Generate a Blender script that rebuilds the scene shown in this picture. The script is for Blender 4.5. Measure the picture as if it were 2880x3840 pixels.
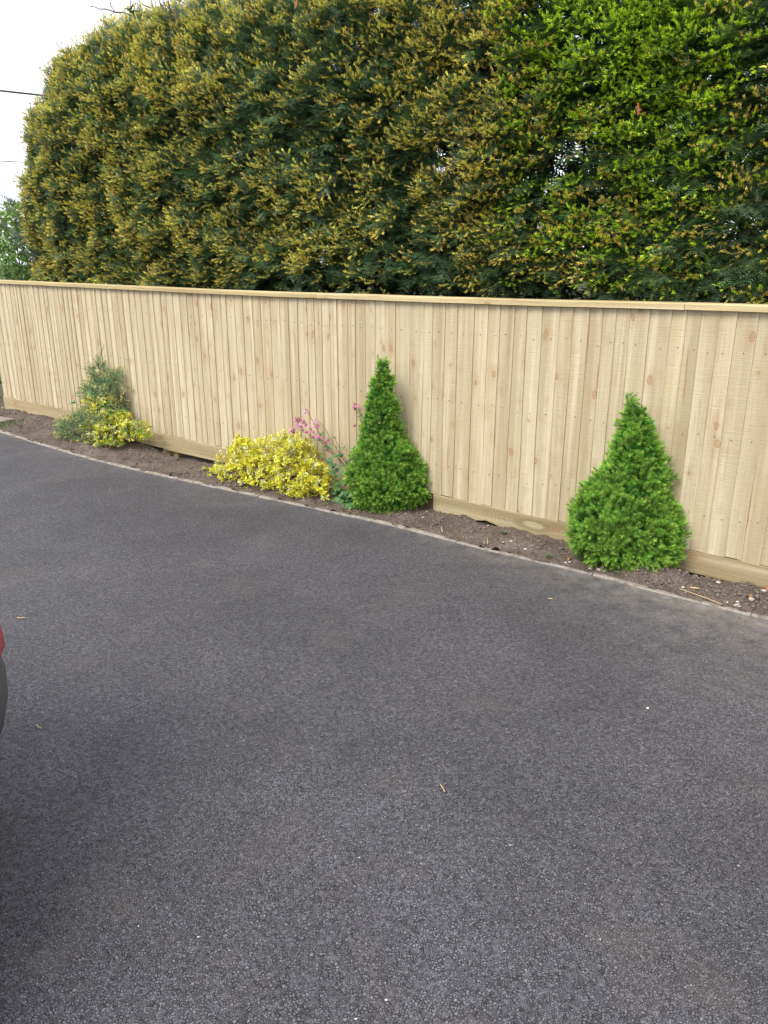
import bpy, bmesh, math, random
import numpy as np
from mathutils import Vector, Matrix

for o in list(bpy.data.objects): bpy.data.objects.remove(o)
scene = bpy.context.scene
COL = scene.collection
R = math.radians
rng = np.random.default_rng(11)
random.seed(5)

# ------------------------------------------------------------------ camera
H = 1.70; F = 2884.0; PITCH = R(18.1)
cam = bpy.data.objects.new('camera', bpy.data.cameras.new('camera'))
COL.objects.link(cam); scene.camera = cam
cam.location = (0, 0, H); cam.rotation_euler = (R(90) - PITCH, 0, 0)
cam.data.sensor_fit = 'VERTICAL'; cam.data.sensor_height = 36.0; cam.data.sensor_width = 27.0
cam.data.lens = F / 3840 * 36.0
cam.data.clip_start = 0.05; cam.data.clip_end = 2000

# ------------------------------------------------------------------ sky, sun, exposure
SUN_EL, SUN_AZ = R(52), R(226)          # azimuth clockwise from +Y: over the camera's left shoulder
w = bpy.data.worlds.new('World'); scene.world = w; w.use_nodes = True
nt = w.node_tree; nt.nodes.clear()
out = nt.nodes.new('ShaderNodeOutputWorld'); bg = nt.nodes.new('ShaderNodeBackground')
sky = nt.nodes.new('ShaderNodeTexSky'); sky.sky_type = 'NISHITA'; sky.sun_disc = False
sky.sun_elevation = SUN_EL; sky.sun_rotation = SUN_AZ
sky.air_density = 1.0; sky.dust_density = 3.0; sky.ozone_density = 1.0
mixw = nt.nodes.new('ShaderNodeMix'); mixw.data_type = 'RGBA'
mixw.inputs[0].default_value = 0.80
nt.links.new(sky.outputs[0], mixw.inputs[6])
mixw.inputs[7].default_value = (8.0, 8.3, 8.8, 1)          # even, thin white cloud
nt.links.new(mixw.outputs[2], bg.inputs[0]); bg.inputs[1].default_value = 0.11
nt.links.new(bg.outputs[0], out.inputs[0])
sl = bpy.data.lights.new('sun', 'SUN'); sl.energy = 1.7; sl.angle = R(26); sl.color = (1.0, 0.95, 0.86)
sun = bpy.data.objects.new('sun', sl); COL.objects.link(sun)
sdir = Vector((math.sin(SUN_AZ) * math.cos(SUN_EL), math.cos(SUN_AZ) * math.cos(SUN_EL), math.sin(SUN_EL)))
sun.rotation_euler = sdir.to_track_quat('Z', 'Y').to_euler(); sun.location = (-6, -5, 9)
vs = scene.view_settings
vs.view_transform = 'Standard'; vs.look = 'None'; vs.gamma = 1.0; vs.use_curve_mapping = False
vs.exposure = 1.05
scene.render.engine = 'CYCLES'
scene.cycles.max_bounces = 4; scene.cycles.diffuse_bounces = 3; scene.cycles.glossy_bounces = 2; scene.cycles.transmission_bounces = 3

# ------------------------------------------------------------------ picture -> place
def ray(x, y):
    r = (x - 1440) / F; u = (1920 - y) / F
    return np.array([r, math.cos(PITCH) + u * math.sin(PITCH), u * math.cos(PITCH) - math.sin(PITCH)])
CAM = np.array([0, 0, H])
def ground(x, y, z=0.0):
    d = ray(x, y); return CAM + d * ((z - H) / d[2])
A = ground(25, 1540); B = ground(2870, 2206)
E_ = (B - A) / np.linalg.norm(B - A)                    # along the fence, far end to near end
N_ = np.array([E_[1], -E_[0], 0.0])
if N_ @ (-A) < 0: N_ = -N_                              # towards the drive
ANG = math.atan2(E_[1], E_[0])
def W(s, d, z):                                         # fence frame -> world
    s = np.asarray(s, float); d = np.asarray(d, float); z = np.asarray(z, float)
    return A + s[..., None] * E_ + d[..., None] * N_ + z[..., None] * np.array([0, 0, 1.0])
def onplane(x, y, d=0.0):                               # pixel -> point on the plane d metres before the fence
    r = ray(x, y); t = ((A + N_ * d - CAM) @ N_) / (r @ N_); return CAM + r * t
def SD(P): return float((P - A) @ E_), float((P - A) @ N_)
def pix(P):
    P = np.atleast_2d(P) - CAM
    c, s = math.cos(PITCH), math.sin(PITCH)
    f = P[:, 1] * c - P[:, 2] * s; u = P[:, 1] * s + P[:, 2] * c
    f = np.maximum(f, 0.01)
    return 1440 + P[:, 0] / f * F, 1920 - u / f * F

class Noise:
    def __init__(self, scale, n=24, seed=0, dim=3):
        g = np.random.default_rng(seed)
        self.k = g.normal(size=(n, dim)) * scale; self.p = g.uniform(0, 6.28, n)
    def __call__(self, P): return np.sin(P @ self.k.T + self.p).sum(1) / math.sqrt(len(self.p) / 2)

# ------------------------------------------------------------------ object helpers
def tag(o, label=None, cat=None, group=None, kind=None):
    if label: o['label'] = label
    if cat: o['category'] = cat
    if group: o['group'] = group
    if kind: o['kind'] = kind
    return o
def empty(name, loc=(0, 0, 0), rz=0.0, parent=None):
    o = bpy.data.objects.new(name, None); COL.objects.link(o)
    o.location = loc; o.rotation_euler = (0, 0, rz); o.empty_display_size = 0.1
    if parent: o.parent = parent
    return o
def link(name, me, mat=None, parent=None, loc=None):
    o = bpy.data.objects.new(name, me); COL.objects.link(o)
    if mat is not None and len(me.materials) == 0: me.materials.append(mat)
    if parent is not None: o.parent = parent
    if loc is not None: o.location = loc
    return o
def mesh_np(name, v, f, col=None, smooth=False):
    v = np.asarray(v, np.float32).reshape(-1, 3); f = np.asarray(f, np.int32); n = f.shape[1]
    me = bpy.data.meshes.new(name)
    me.vertices.add(len(v)); me.vertices.foreach_set('co', v.ravel())
    me.loops.add(f.size); me.loops.foreach_set('vertex_index', f.ravel())
    me.polygons.add(len(f)); me.polygons.foreach_set('loop_start', np.arange(0, f.size, n, dtype=np.int32))
    if smooth: me.polygons.foreach_set('use_smooth', np.ones(len(f), bool))
    if col is not None:
        c = np.ones((len(v), 4), np.float32); c[:, :3] = col
        a = me.color_attributes.new('Col', 'FLOAT_COLOR', 'POINT'); a.data.foreach_set('color', c.ravel())
    me.update(calc_edges=True)
    return me
class MB:
    """collects simple shapes into one mesh"""
    def __init__(self): self.v = []; self.f = []; self.c = []
    def add(self, v, f, c=None):
        b = len(self.v); self.v += [tuple(map(float, p)) for p in v]
        self.f += [tuple(i + b for i in q) for q in f]
        if c is not None: self.c += [c] * len(v) if np.ndim(c) == 1 else list(map(tuple, c))
        return self
    def box(self, x0, x1, y0, y1, z0, z1):
        return self.add([(x0, y0, z0), (x1, y0, z0), (x1, y1, z0), (x0, y1, z0), (x0, y0, z1), (x1, y0, z1), (x1, y1, z1), (x0, y1, z1)],
                        [(0, 3, 2, 1), (4, 5, 6, 7), (0, 1, 5, 4), (1, 2, 6, 5), (2, 3, 7, 6), (3, 0, 4, 7)])
    def tube(self, pts, rad, n=6, c=None):
        pts = [Vector(p) for p in pts]; m = len(pts)
        rad = list(rad) if np.ndim(rad) else [rad] * m
        v = []; up = Vector((0.31, 0.17, 0.93))
        for i, p in enumerate(pts):
            t = (pts[min(i + 1, m - 1)] - pts[max(i - 1, 0)]).normalized()
            a = t.cross(up); a = a.normalized() if a.length > 1e-4 else Vector((1, 0, 0)); b = t.cross(a)
            v += [p + (a * math.cos(2 * math.pi * k / n) + b * math.sin(2 * math.pi * k / n)) * rad[i] for k in range(n)]
        f = [(i * n + k, i * n + (k + 1) % n, (i + 1) * n + (k + 1) % n, (i + 1) * n + k) for i in range(m - 1) for k in range(n)]
        f += [tuple(range(n - 1, -1, -1)), tuple((m - 1) * n + k for k in range(n))]
        return self.add(v, f, c)
    def mesh(self, name, smooth=False):
        me = bpy.data.meshes.new(name); me.from_pydata(self.v, [], self.f)
        if self.c and len(self.c) == len(self.v):
            a = me.color_attributes.new('Col', 'FLOAT_COLOR', 'POINT')
            cc = np.ones((len(self.v), 4), np.float32); cc[:, :3] = np.array(self.c)[:, :3]; a.data.foreach_set('color', cc.ravel())
        if smooth: me.polygons.foreach_set('use_smooth', np.ones(len(me.polygons), bool))
        me.update(); return me
    def build(self, name, mat, parent=None, smooth=False, loc=None): return link(name, self.mesh(name, smooth), mat, parent, loc)

# ------------------------------------------------------------------ materials
class NT:
    def __init__(self, name):
        self.m = bpy.data.materials.new(name); self.m.use_nodes = True
        self.t = self.m.node_tree; self.t.nodes.clear()
        self.out = self.n('ShaderNodeOutputMaterial')
    def n(self, typ, **kw):
        x = self.t.nodes.new(typ)
        for k, v in kw.items(): setattr(x, k, v)
        return x
    def l(self, a, b): self.t.links.new(a, b)
    def coord(self, which='Object', scale=(1, 1, 1), loc=None, add=None):
        c = self.n('ShaderNodeTexCoord'); src = c.outputs[which]
        if add is not None:
            v = self.n('ShaderNodeVectorMath', operation='ADD'); self.l(src, v.inputs[0]); self.l(add, v.inputs[1]); src = v.outputs[0]
        mp = self.n('ShaderNodeMapping'); self.l(src, mp.inputs[0]); mp.inputs['Scale'].default_value = scale
        if loc: mp.inputs['Location'].default_value = loc
        return mp.outputs[0]
    def noise(self, vec, scale, detail=4, rough=0.55, dist=0.0):
        x = self.n('ShaderNodeTexNoise'); self.l(vec, x.inputs['Vector'])
        x.inputs['Scale'].default_value = scale; x.inputs['Detail'].default_value = detail
        x.inputs['Roughness'].default_value = rough; x.inputs['Distortion'].default_value = dist
        return x.outputs[0]
    def voro(self, vec, scale, feature='F1', rnd=1.0):
        x = self.n('ShaderNodeTexVoronoi', feature=feature); self.l(vec, x.inputs['Vector'])
        x.inputs['Scale'].default_value = scale; x.inputs['Randomness'].default_value = rnd
        return x
    def ramp(self, fac, stops, interp='LINEAR'):
        x = self.n('ShaderNodeValToRGB'); self.l(fac, x.inputs[0]); r = x.color_ramp; r.interpolation = interp
        while len(r.elements) < len(stops): r.elements.new(0.5)
        for e, (p, c) in zip(r.elements, stops):
            e.position = p; e.color = (c, c, c, 1) if not np.ndim(c) else (*c[:3], 1)
        return x.outputs[0]
    def mix(self, fac, a, b, blend='MIX'):
        x = self.n('ShaderNodeMix', data_type='RGBA', blend_type=blend)
        for i, v in ((0, fac), (6, a), (7, b)):
            if hasattr(v, 'links') or hasattr(v, 'is_linked'): self.l(v, x.inputs[i])
            elif np.ndim(v): x.inputs[i].default_value = (*v[:3], 1)
            else: x.inputs[i].default_value = v if i == 0 else (v, v, v, 1)
        return x.outputs[2]
    def math(self, op, a, b=0.0, clamp=False):
        x = self.n('ShaderNodeMath', operation=op, use_clamp=clamp)
        for i, v in ((0, a), (1, b)):
            if hasattr(v, 'is_linked'): self.l(v, x.inputs[i])
            else: x.inputs[i].default_value = v
        return x.outputs[0]
    def bsdf(self, col, rough=0.7, spec=0.3, bump=None, bump_d=0.002, bump_s=1.0, metal=0.0, coat=0.0):
        b = self.n('ShaderNodeBsdfPrincipled')
        for k, v in (('Base Color', col), ('Roughness', rough)):
            if hasattr(v, 'is_linked'): self.l(v, b.inputs[k])
            elif np.ndim(v): b.inputs[k].default_value = (*v[:3], 1)
            else: b.inputs[k].default_value = v
        b.inputs['Specular IOR Level'].default_value = spec; b.inputs['Metallic'].default_value = metal
        b.inputs['Coat Weight'].default_value = coat
        if bump is not None:
            bp = self.n('ShaderNodeBump'); bp.inputs['Distance'].default_value = bump_d; bp.inputs['Strength'].default_value = bump_s
            self.l(bump, bp.inputs['Height']); self.l(bp.outputs[0], b.inputs['Normal'])
        self.l(b.outputs[0], self.out.inputs[0]); return self.m

def m_foliage(name, rough=0.5, spec=0.25, trans=0.25, var=0.35, scale=9.0):
    n = NT(name); a = n.n('ShaderNodeAttribute', attribute_name='Col')
    nz = n.noise(n.coord('Object'), scale, 3)
    v = n.ramp(nz, [(0.3, 1 - var), (0.7, 1 + var * 0.6)])
    c = n.mix(1.0, a.outputs['Color'], v, 'MULTIPLY')
    b = n.n('ShaderNodeBsdfPrincipled'); n.l(c, b.inputs['Base Color'])
    b.inputs['Roughness'].default_value = rough; b.inputs['Specular IOR Level'].default_value = spec
    t = n.n('ShaderNodeBsdfTranslucent'); n.l(c, t.inputs[0])
    mx = n.n('ShaderNodeMixShader'); mx.inputs[0].default_value = trans
    n.l(b.outputs[0], mx.inputs[1]); n.l(t.outputs[0], mx.inputs[2]); n.l(mx.outputs[0], n.out.inputs[0])
    return n.m

def m_wood(name, axis='z', light=(0.61, 0.54, 0.395), dark=(0.44, 0.365, 0.24), stain=(0.31, 0.165, 0.075), knots=1.0, rings=False, green=0.5, eye=None):
    n = NT(name)
    oi = n.n('ShaderNodeObjectInfo')
    off = n.n('ShaderNodeVectorMath', operation='SCALE'); off.inputs[0].default_value = (37.0, 11.0, 53.0); n.l(oi.outputs['Random'], off.inputs['Scale'])
    def sc(across, along): return (across, across, along) if axis == 'z' else (along, across, across)
    base = n.coord('Object', (1, 1, 1), add=off.outputs[0])
    # knots: sparse stretched cells
    ks = (11.0, 0.0, 6.5) if axis == 'z' else (6.5, 0.0, 11.0)
    kc = n.coord('Object', ks, add=off.outputs[0])
    kn = n.noise(base, 8, 2); kadd = n.n('ShaderNodeVectorMath', operation='MULTIPLY_ADD')
    n.l(kn, kadd.inputs[0]); kadd.inputs[1].default_value = (0.35, 0.0, 0.35); n.l(kc, kadd.inputs[2])
    vo = n.voro(kadd.outputs[0], 1.0); dist = vo.outputs['Distance']
    sep = n.n('ShaderNodeSeparateColor'); n.l(vo.outputs['Color'], sep.inputs[0])
    on = n.math('GREATER_THAN', sep.outputs[0], 1.0 - 0.80 * knots)
    size = n.math('MULTIPLY_ADD', n.math('POWER', sep.outputs[1], 2.5), 0.12); n.t.nodes[-1].inputs[2].default_value = 0.085
    rel = n.math('DIVIDE', dist, size)
    core = n.math('MULTIPLY', n.ramp(rel, [(0.0, 0.75), (0.45, 0.40), (0.72, 0.55), (0.85, 1.0), (1.0, 0.0)]), on)
    halo = n.math('MULTIPLY', n.ramp(n.math('DIVIDE', rel, 4.0), [(0.0, 1.0), (1.0, 0.0)]), on)
    # grain
    warp = n.n('ShaderNodeVectorMath', operation='MULTIPLY_ADD')
    n.l(n.noise(n.coord('Object', sc(6, 1.1), add=off.outputs[0]), 1.0, 3), warp.inputs[0]); warp.inputs[1].default_value = (0.05, 0.05, 0.05); n.l(base, warp.inputs[2])
    mp = n.n('ShaderNodeMapping'); n.l(warp.outputs[0], mp.inputs[0]); mp.inputs['Scale'].default_value = sc(110, 2.2)
    g1 = n.noise(mp.outputs[0], 1.0, 4, 0.6)
    mp2 = n.n('ShaderNodeMapping'); n.l(warp.outputs[0], mp2.inputs[0]); mp2.inputs['Scale'].default_value = sc(15, 0.5)
    g2 = n.noise(mp2.outputs[0], 1.0, 3, 0.5)
    wav = n.n('ShaderNodeTexWave', wave_type='RINGS' if rings else 'BANDS', bands_direction='X' if axis == 'z' else 'Z')
    mp3 = n.n('ShaderNodeMapping'); n.l(warp.outputs[0], mp3.inputs[0])
    mp3.inputs['Scale'].default_value = (sc(26, 2.0) if rings else sc(40, 0.9))
    n.l(mp3.outputs[0], wav.inputs[0]); wav.inputs['Scale'].default_value = 1.0; wav.inputs['Distortion'].default_value = 6.0
    wav.inputs['Detail'].default_value = 2.0; wav.inputs['Detail Scale'].default_value = 0.6
    c = n.mix(n.ramp(g2, [(0.36, 0.0), (0.62, 1.0)]), light, tuple(0.93 * x for x in dark))
    c = n.mix(n.math('MULTIPLY', wav.outputs[1], 0.30 if not rings else 0.6), c, dark)
    c = n.mix(n.math('MULTIPLY', n.ramp(g1, [(0.48, 0.0), (0.66, 1.0)]), 0.55), c, tuple(0.86 * x for x in dark))
    # green treatment tint in soft patches, and pale bare streaks
    gp = n.noise(n.coord('Object', sc(10, 0.9), add=off.outputs[0]), 1.3, 3)
    c = n.mix(n.math('MULTIPLY', n.ramp(gp, [(0.42, 0.0), (0.7, 1.0)]), green), c, (0.44, 0.375, 0.225))
    ps = n.noise(n.coord('Object', sc(20, 0.5), add=off.outputs[0]), 1.0, 2)
    c = n.mix(n.math('MULTIPLY', n.ramp(ps, [(0.56, 0.0), (0.70, 1.0)]), 0.40), c, (0.72, 0.63, 0.47))
    if eye:
        ec = n.n('ShaderNodeVectorMath', operation='SUBTRACT'); n.l(n.n('ShaderNodeTexCoord').outputs['Object'], ec.inputs[0]); ec.inputs[1].default_value = eye
        em = n.n('ShaderNodeVectorMath', operation='MULTIPLY'); n.l(ec.outputs[0], em.inputs[0]); em.inputs[1].default_value = (6.5, 0, 26.0)
        wn = n.n('ShaderNodeVectorMath', operation='MULTIPLY_ADD'); n.l(n.noise(base, 7, 2), wn.inputs[0]); wn.inputs[1].default_value = (0.5, 0.5, 0.5); n.l(em.outputs[0], wn.inputs[2])
        ln_ = n.n('ShaderNodeVectorMath', operation='LENGTH'); n.l(wn.outputs[0], ln_.inputs[0]); r_ = n.math('ADD', ln_.outputs['Value'], -0.35)
        rg = n.math('MULTIPLY_ADD', n.math('SINE', n.math('MULTIPLY', r_, 30.0)), 0.5); n.t.nodes[-1].inputs[2].default_value = 0.5
        c = n.mix(n.math('MULTIPLY', rg, n.ramp(n.math('DIVIDE', r_, 3.0), [(0.0, 0.6), (0.45, 0.45), (1.0, 0.10)])), c, tuple(0.75 * x for x in dark))
        c = n.mix(n.ramp(r_, [(0.55, 0.75), (0.75, 0.0)]), c, tuple(0.8 * x for x in dark)); c = n.mix(n.ramp(r_, [(0.15, 0.9), (0.30, 0.0)]), c, light)
    # board-to-board tone
    bt = n.ramp(oi.outputs['Random'], [(0.0, (0.87, 0.83, 0.77)), (0.2, (1.02, 1.0, 0.98)), (0.4, (0.92, 0.90, 0.84)), (0.6, (1.06, 1.05, 1.04)), (0.8, (0.96, 0.92, 0.87)), (1.0, (1.04, 1.01, 0.96))])
    c = n.mix(1.0, c, bt, 'MULTIPLY')
    # knots and brown pitch streaks
    c = n.mix(n.math('MULTIPLY', halo, 0.28), c, stain)
    c = n.mix(n.math('MULTIPLY', core, 0.85), c, stain)
    st = n.noise(n.coord('Object', sc(48, 1.5), add=off.outputs[0]), 1.0, 2)
    c = n.mix(n.math('MULTIPLY', n.ramp(st, [(0.705, 0.0), (0.74, 1.0)]), 0.75 * knots), c, stain)
    # saw marks across the board
    saw = n.noise(n.coord('Object', sc(7, 210), add=off.outputs[0]), 1.0, 2)
    hgt = n.math('ADD', n.math('MULTIPLY', g1, 0.6), n.math('MULTIPLY', saw, 0.5))
    hgt = n.math('ADD', hgt, n.math('MULTIPLY', g2, 0.8))
    return n.bsdf(c, 0.78, 0.2, hgt, 0.005, 0.9)

M = {}
# tarmac
n = NT('tarmac'); co = n.coord('Object')
wv = n.n('ShaderNodeVectorMath', operation='MULTIPLY_ADD'); wnz = n.n('ShaderNodeTexNoise'); n.l(co, wnz.inputs['Vector']); wnz.inputs['Scale'].default_value = 75.0; wnz.inputs['Detail'].default_value = 3.0
n.l(wnz.outputs['Color'], wv.inputs[0]); wv.inputs[1].default_value = (0.011, 0.011, 0.011); n.l(co, wv.inputs[2]); cw = wv.outputs[0]
v1 = n.voro(cw, 128.0); e1 = n.voro(cw, 128.0, 'DISTANCE_TO_EDGE'); e2 = n.voro(cw, 205.0, 'DISTANCE_TO_EDGE'); fine = n.ramp(n.noise(co, 55.0, 3), [(0.46, 0.0), (0.56, 1.0)])
stone = n.n('ShaderNodeSeparateColor'); n.l(v1.outputs['Color'], stone.inputs[0])
c = n.ramp(stone.outputs[0], [(0.0, (0.076, 0.073, 0.084)), (0.5, (0.122, 0.117, 0.133)), (0.9, (0.160, 0.155, 0.174)), (0.997, (0.185, 0.18, 0.197)), (1.0, (0.24, 0.235, 0.24))])
edge = n.mix(fine, n.ramp(e1.outputs[0], [(0.02, 0.0), (0.19, 1.0)]), n.ramp(e2.outputs[0], [(0.0, 0.15), (0.13, 1.0)]))
c = n.mix(n.math('MULTIPLY', n.math('SUBTRACT', 1.0, edge), 0.95), c, (0.013, 0.012, 0.016))
big = n.noise(co, 0.9, 4, 0.6); c = n.mix(1.0, c, n.ramp(big, [(0.32, 0.76), (0.70, 1.20)]), 'MULTIPLY')
mid = n.noise(co, 4.5, 4, 0.6); c = n.mix(1.0, c, n.ramp(mid, [(0.30, 0.93), (0.72, 1.06)]), 'MULTIPLY')
dust = n.noise(co, 2.1, 6, 0.68, 0.4); c = n.mix(n.ramp(dust, [(0.54, 0.0), (0.78, 0.40)]), c, (0.17, 0.145, 0.12))
at = n.n('ShaderNodeAttribute', attribute_name='Col')                    # dust blown off the bed lies along the kerb
dn = n.noise(co, 9.0, 5, 0.7)
c = n.mix(n.math('MULTIPLY', n.math('MULTIPLY', at.outputs['Fac'], 0.9), n.ramp(dn, [(0.35, 0.1), (0.66, 1.0)])), c, (0.29, 0.26, 0.225))
hh = n.math('ADD', n.math('MULTIPLY', edge, 0.7), n.math('MULTIPLY', stone.outputs[1], 0.5))
hh = n.math('ADD', hh, n.math('MULTIPLY', n.noise(co, 420, 2), 0.25))
M['tarmac'] = n.bsdf(c, 0.72, 0.35, hh, 0.0045, 0.9)
# soil
n = NT('soil'); co = n.coord('Object')
a1 = n.noise(co, 5, 5, 0.65); a2 = n.noise(co, 70, 5, 0.7); v = n.voro(co, 150)
c = n.mix(n.ramp(a1, [(0.35, 0.0), (0.68, 1.0)]), (0.125, 0.098, 0.080), (0.225, 0.185, 0.155))
c = n.mix(n.ramp(a2, [(0.35, 0.75), (0.62, 0.0)]), c, (0.062, 0.046, 0.037))
sp = n.n('ShaderNodeSeparateColor'); n.l(v.outputs['Color'], sp.inputs[0])
c = n.mix(n.math('MULTIPLY', n.math('GREATER_THAN', sp.outputs[0], 0.93), 0.55), c, (0.30, 0.25, 0.20))
M['soil'] = n.bsdf(c, 0.95, 0.1, n.math('ADD', a2, n.math('MULTIPLY', v.outputs[0], 0.6)), 0.010, 1.0)
n = NT('clod'); co = n.coord('Object'); a2 = n.noise(co, 60, 4, 0.7)
M['clod'] = n.bsdf(n.ramp(a2, [(0.3, (0.095, 0.072, 0.058)), (0.7, (0.23, 0.19, 0.16))]), 0.95, 0.1, a2, 0.006)
# concrete edging
n = NT('concrete'); co = n.coord('Object'); a1 = n.noise(co, 14, 5, 0.7); a2 = n.noise(co, 160, 3, 0.6)
c = n.ramp(a1, [(0.34, (0.14, 0.115, 0.095)), (0.50, (0.28, 0.25, 0.21)), (0.75, (0.40, 0.365, 0.315))])
c = n.mix(n.ramp(a2, [(0.3, 0.5), (0.6, 0.0)]), c, (0.15, 0.13, 0.11))
M['concrete'] = n.bsdf(c, 0.9, 0.2, n.math('ADD', a1, a2), 0.004)
# verge / field
n = NT('field'); co = n.coord('Object'); a1 = n.noise(co, 1.4, 5, 0.7)
M['field'] = n.bsdf(n.ramp(a1, [(0.3, (0.045, 0.060, 0.022)), (0.7, (0.085, 0.10, 0.035))]), 0.95, 0.1, a1, 0.03)
M['board'] = m_wood('board_wood')
M['cap'] = m_wood('cap_wood', 'x', light=(0.60, 0.50, 0.29), dark=(0.44, 0.35, 0.18), knots=0.7, green=0.45)
M['gravel'] = m_wood('gravel_board_wood', 'x', light=(0.45, 0.385, 0.245), dark=(0.33, 0.265, 0.155), knots=0.5, rings=True, green=0.3)
M['gravel_eye'] = m_wood('gravel_board_eye_wood', 'x', light=(0.45, 0.385, 0.245), dark=(0.31, 0.25, 0.145), knots=0.2, rings=False, green=0.3, eye=(0.83, 0, 0.075))
M['gravel_dark'] = m_wood('weathered_board_wood', 'x', light=(0.16, 0.115, 0.07), dark=(0.075, 0.05, 0.03), knots=0.4, rings=True, green=0.2)
M['post'] = m_wood('post_wood', 'z', light=(0.40, 0.31, 0.18), dark=(0.26, 0.19, 0.10), knots=0.6)
def m_plain(name, col, rough=0.6, spec=0.3, nscale=20, var=0.25, bump=0.002, metal=0.0, coat=0.0):
    n = NT(name); a = n.noise(n.coord('Object'), nscale, 4, 0.6)
    c = n.ramp(a, [(0.3, tuple(np.array(col) * (1 - var))), (0.7, tuple(np.array(col) * (1 + var)))])
    return n.bsdf(c, rough, spec, a if bump else None, bump, 0.6, metal, coat)
M['bark'] = m_plain('bark', (0.085, 0.060, 0.042), 0.9, 0.1, 30, 0.5, 0.008)
M['twig'] = m_plain('twig', (0.11, 0.085, 0.062), 0.9, 0.1, 30, 0.4, 0.003)
M['stem'] = m_plain('stem', (0.15, 0.085, 0.06), 0.7, 0.2, 40, 0.3, 0.0)
M['greenstem'] = m_plain('green_stem', (0.14, 0.16, 0.06), 0.7, 0.2, 40, 0.3, 0.0)
M['straw'] = m_plain('straw', (0.42, 0.32, 0.18), 0.8, 0.2, 40, 0.3, 0.0)
M['stone'] = m_plain('stone', (0.42, 0.38, 0.32), 0.85, 0.2, 60, 0.35, 0.003)
M['white'] = m_plain('white_flake', (0.60, 0.58, 0.54), 0.7, 0.3, 60, 0.1, 0.0)
M['dryleaf'] = m_plain('dry_leaf', (0.27, 0.13, 0.07), 0.75, 0.2, 60, 0.45, 0.001)
M['wire'] = m_plain('wire', (0.03, 0.03, 0.034), 0.6, 0.3, 20, 0.1, 0.0)
M['petal'] = m_foliage('petal', 0.6, 0.2, 0.35, 0.15, 60)
M['yew'] = m_foliage('yew_needles', 0.42, 0.34, 0.22, 0.22, 3.0)
M['spruce'] = m_foliage('spruce_needles', 0.5, 0.25, 0.30, 0.28, 14)
M['leaf'] = m_foliage('leaf', 0.45, 0.35, 0.25, 0.18, 30)
M['juniper'] = m_foliage('juniper_needles', 0.6, 0.2, 0.15, 0.25, 16)
M['paint'] = m_plain('red_paint', (0.62, 0.018, 0.035), 0.22, 0.5, 3, 0.05, 0.0, 0.0, 0.8)
M['plastic'] = m_plain('grey_plastic', (0.085, 0.085, 0.09), 0.55, 0.35, 90, 0.15, 0.0006)
M['rubber'] = m_plain('rubber', (0.022, 0.022, 0.023), 0.85, 0.2, 60, 0.2, 0.001)
M['alloy'] = m_plain('wheel_metal', (0.45, 0.45, 0.46), 0.35, 0.5, 40, 0.1, 0.0, 0.8)
M['glass'] = m_plain('tinted_glass', (0.018, 0.022, 0.024), 0.05, 0.6, 2, 0.05, 0.0)
M['lamp'] = m_plain('lamp_lens', (0.30, 0.012, 0.012), 0.12, 0.6, 50, 0.1, 0.0)
M['plate'] = m_plain('plate', (0.62, 0.50, 0.06), 0.5, 0.3, 50, 0.05, 0.0)

# ================================================================== THE SETTING
# kerb line, picked on the ground
KP = np.array([ground(x, y)[:2] for x, y in [(0, 1622), (336, 1722), (700, 1807), (1086, 1889), (1441, 1967), (1600, 2007), (1839, 2068), (2217, 2157), (2449, 2219), (2880, 2327)]])
d0 = (KP[0] - KP[1]) / np.linalg.norm(KP[0] - KP[1]); d1 = (KP[-1] - KP[-3]) / np.linalg.norm(KP[-1] - KP[-3])
KP = np.vstack([KP[0] + d0 * 5.0, KP[0] + d0 * 2.0, KP, KP[-1] + d1 * 1.5, KP[-1] + d1 * 5.0])
def resample(P, step):
    seg = np.linalg.norm(np.diff(P, axis=0), axis=1); t = np.concatenate([[0], np.cumsum(seg)])
    # smooth (Catmull-Rom through cumulative length)
    q = np.arange(0, t[-1], step); res = []
    for x in q:
        i = min(max(np.searchsorted(t, x) - 1, 0), len(P) - 2)
        p0, p1, p2, p3 = P[max(i - 1, 0)], P[i], P[i + 1], P[min(i + 2, len(P) - 1)]
        u = (x - t[i]) / max(seg[i], 1e-6)
        res.append(0.5 * (2 * p1 + (p2 - p0) * u + (2 * p0 - 5 * p1 + 4 * p2 - p3) * u ** 2 + (3 * p1 - p0 - 3 * p2 + p3) * u ** 3))
    return np.array(res)
KL = resample(KP, 0.08)
KT = np.gradient(KL, axis=0); KT /= np.linalg.norm(KT, axis=1)[:, None]
KN = np.stack([KT[:, 1], -KT[:, 0]], 1)                  # towards the drive
if (KN @ N_[:2]).mean() < 0: KN = -KN
KS = (KL - A[:2]) @ E_[:2]; KD = (KL - A[:2]) @ N_[:2]
def kerb_d(s): return np.interp(s, KS, KD)

me = MB().add([(-400, -400, -0.30), (400, -400, -0.30), (400, 400, -0.30), (-400, 400, -0.30)], [(0, 1, 2, 3)]).mesh('ground')
tag(link('ground', me, M['field']), 'green field ground reaching to the horizon', kind='structure')

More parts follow.
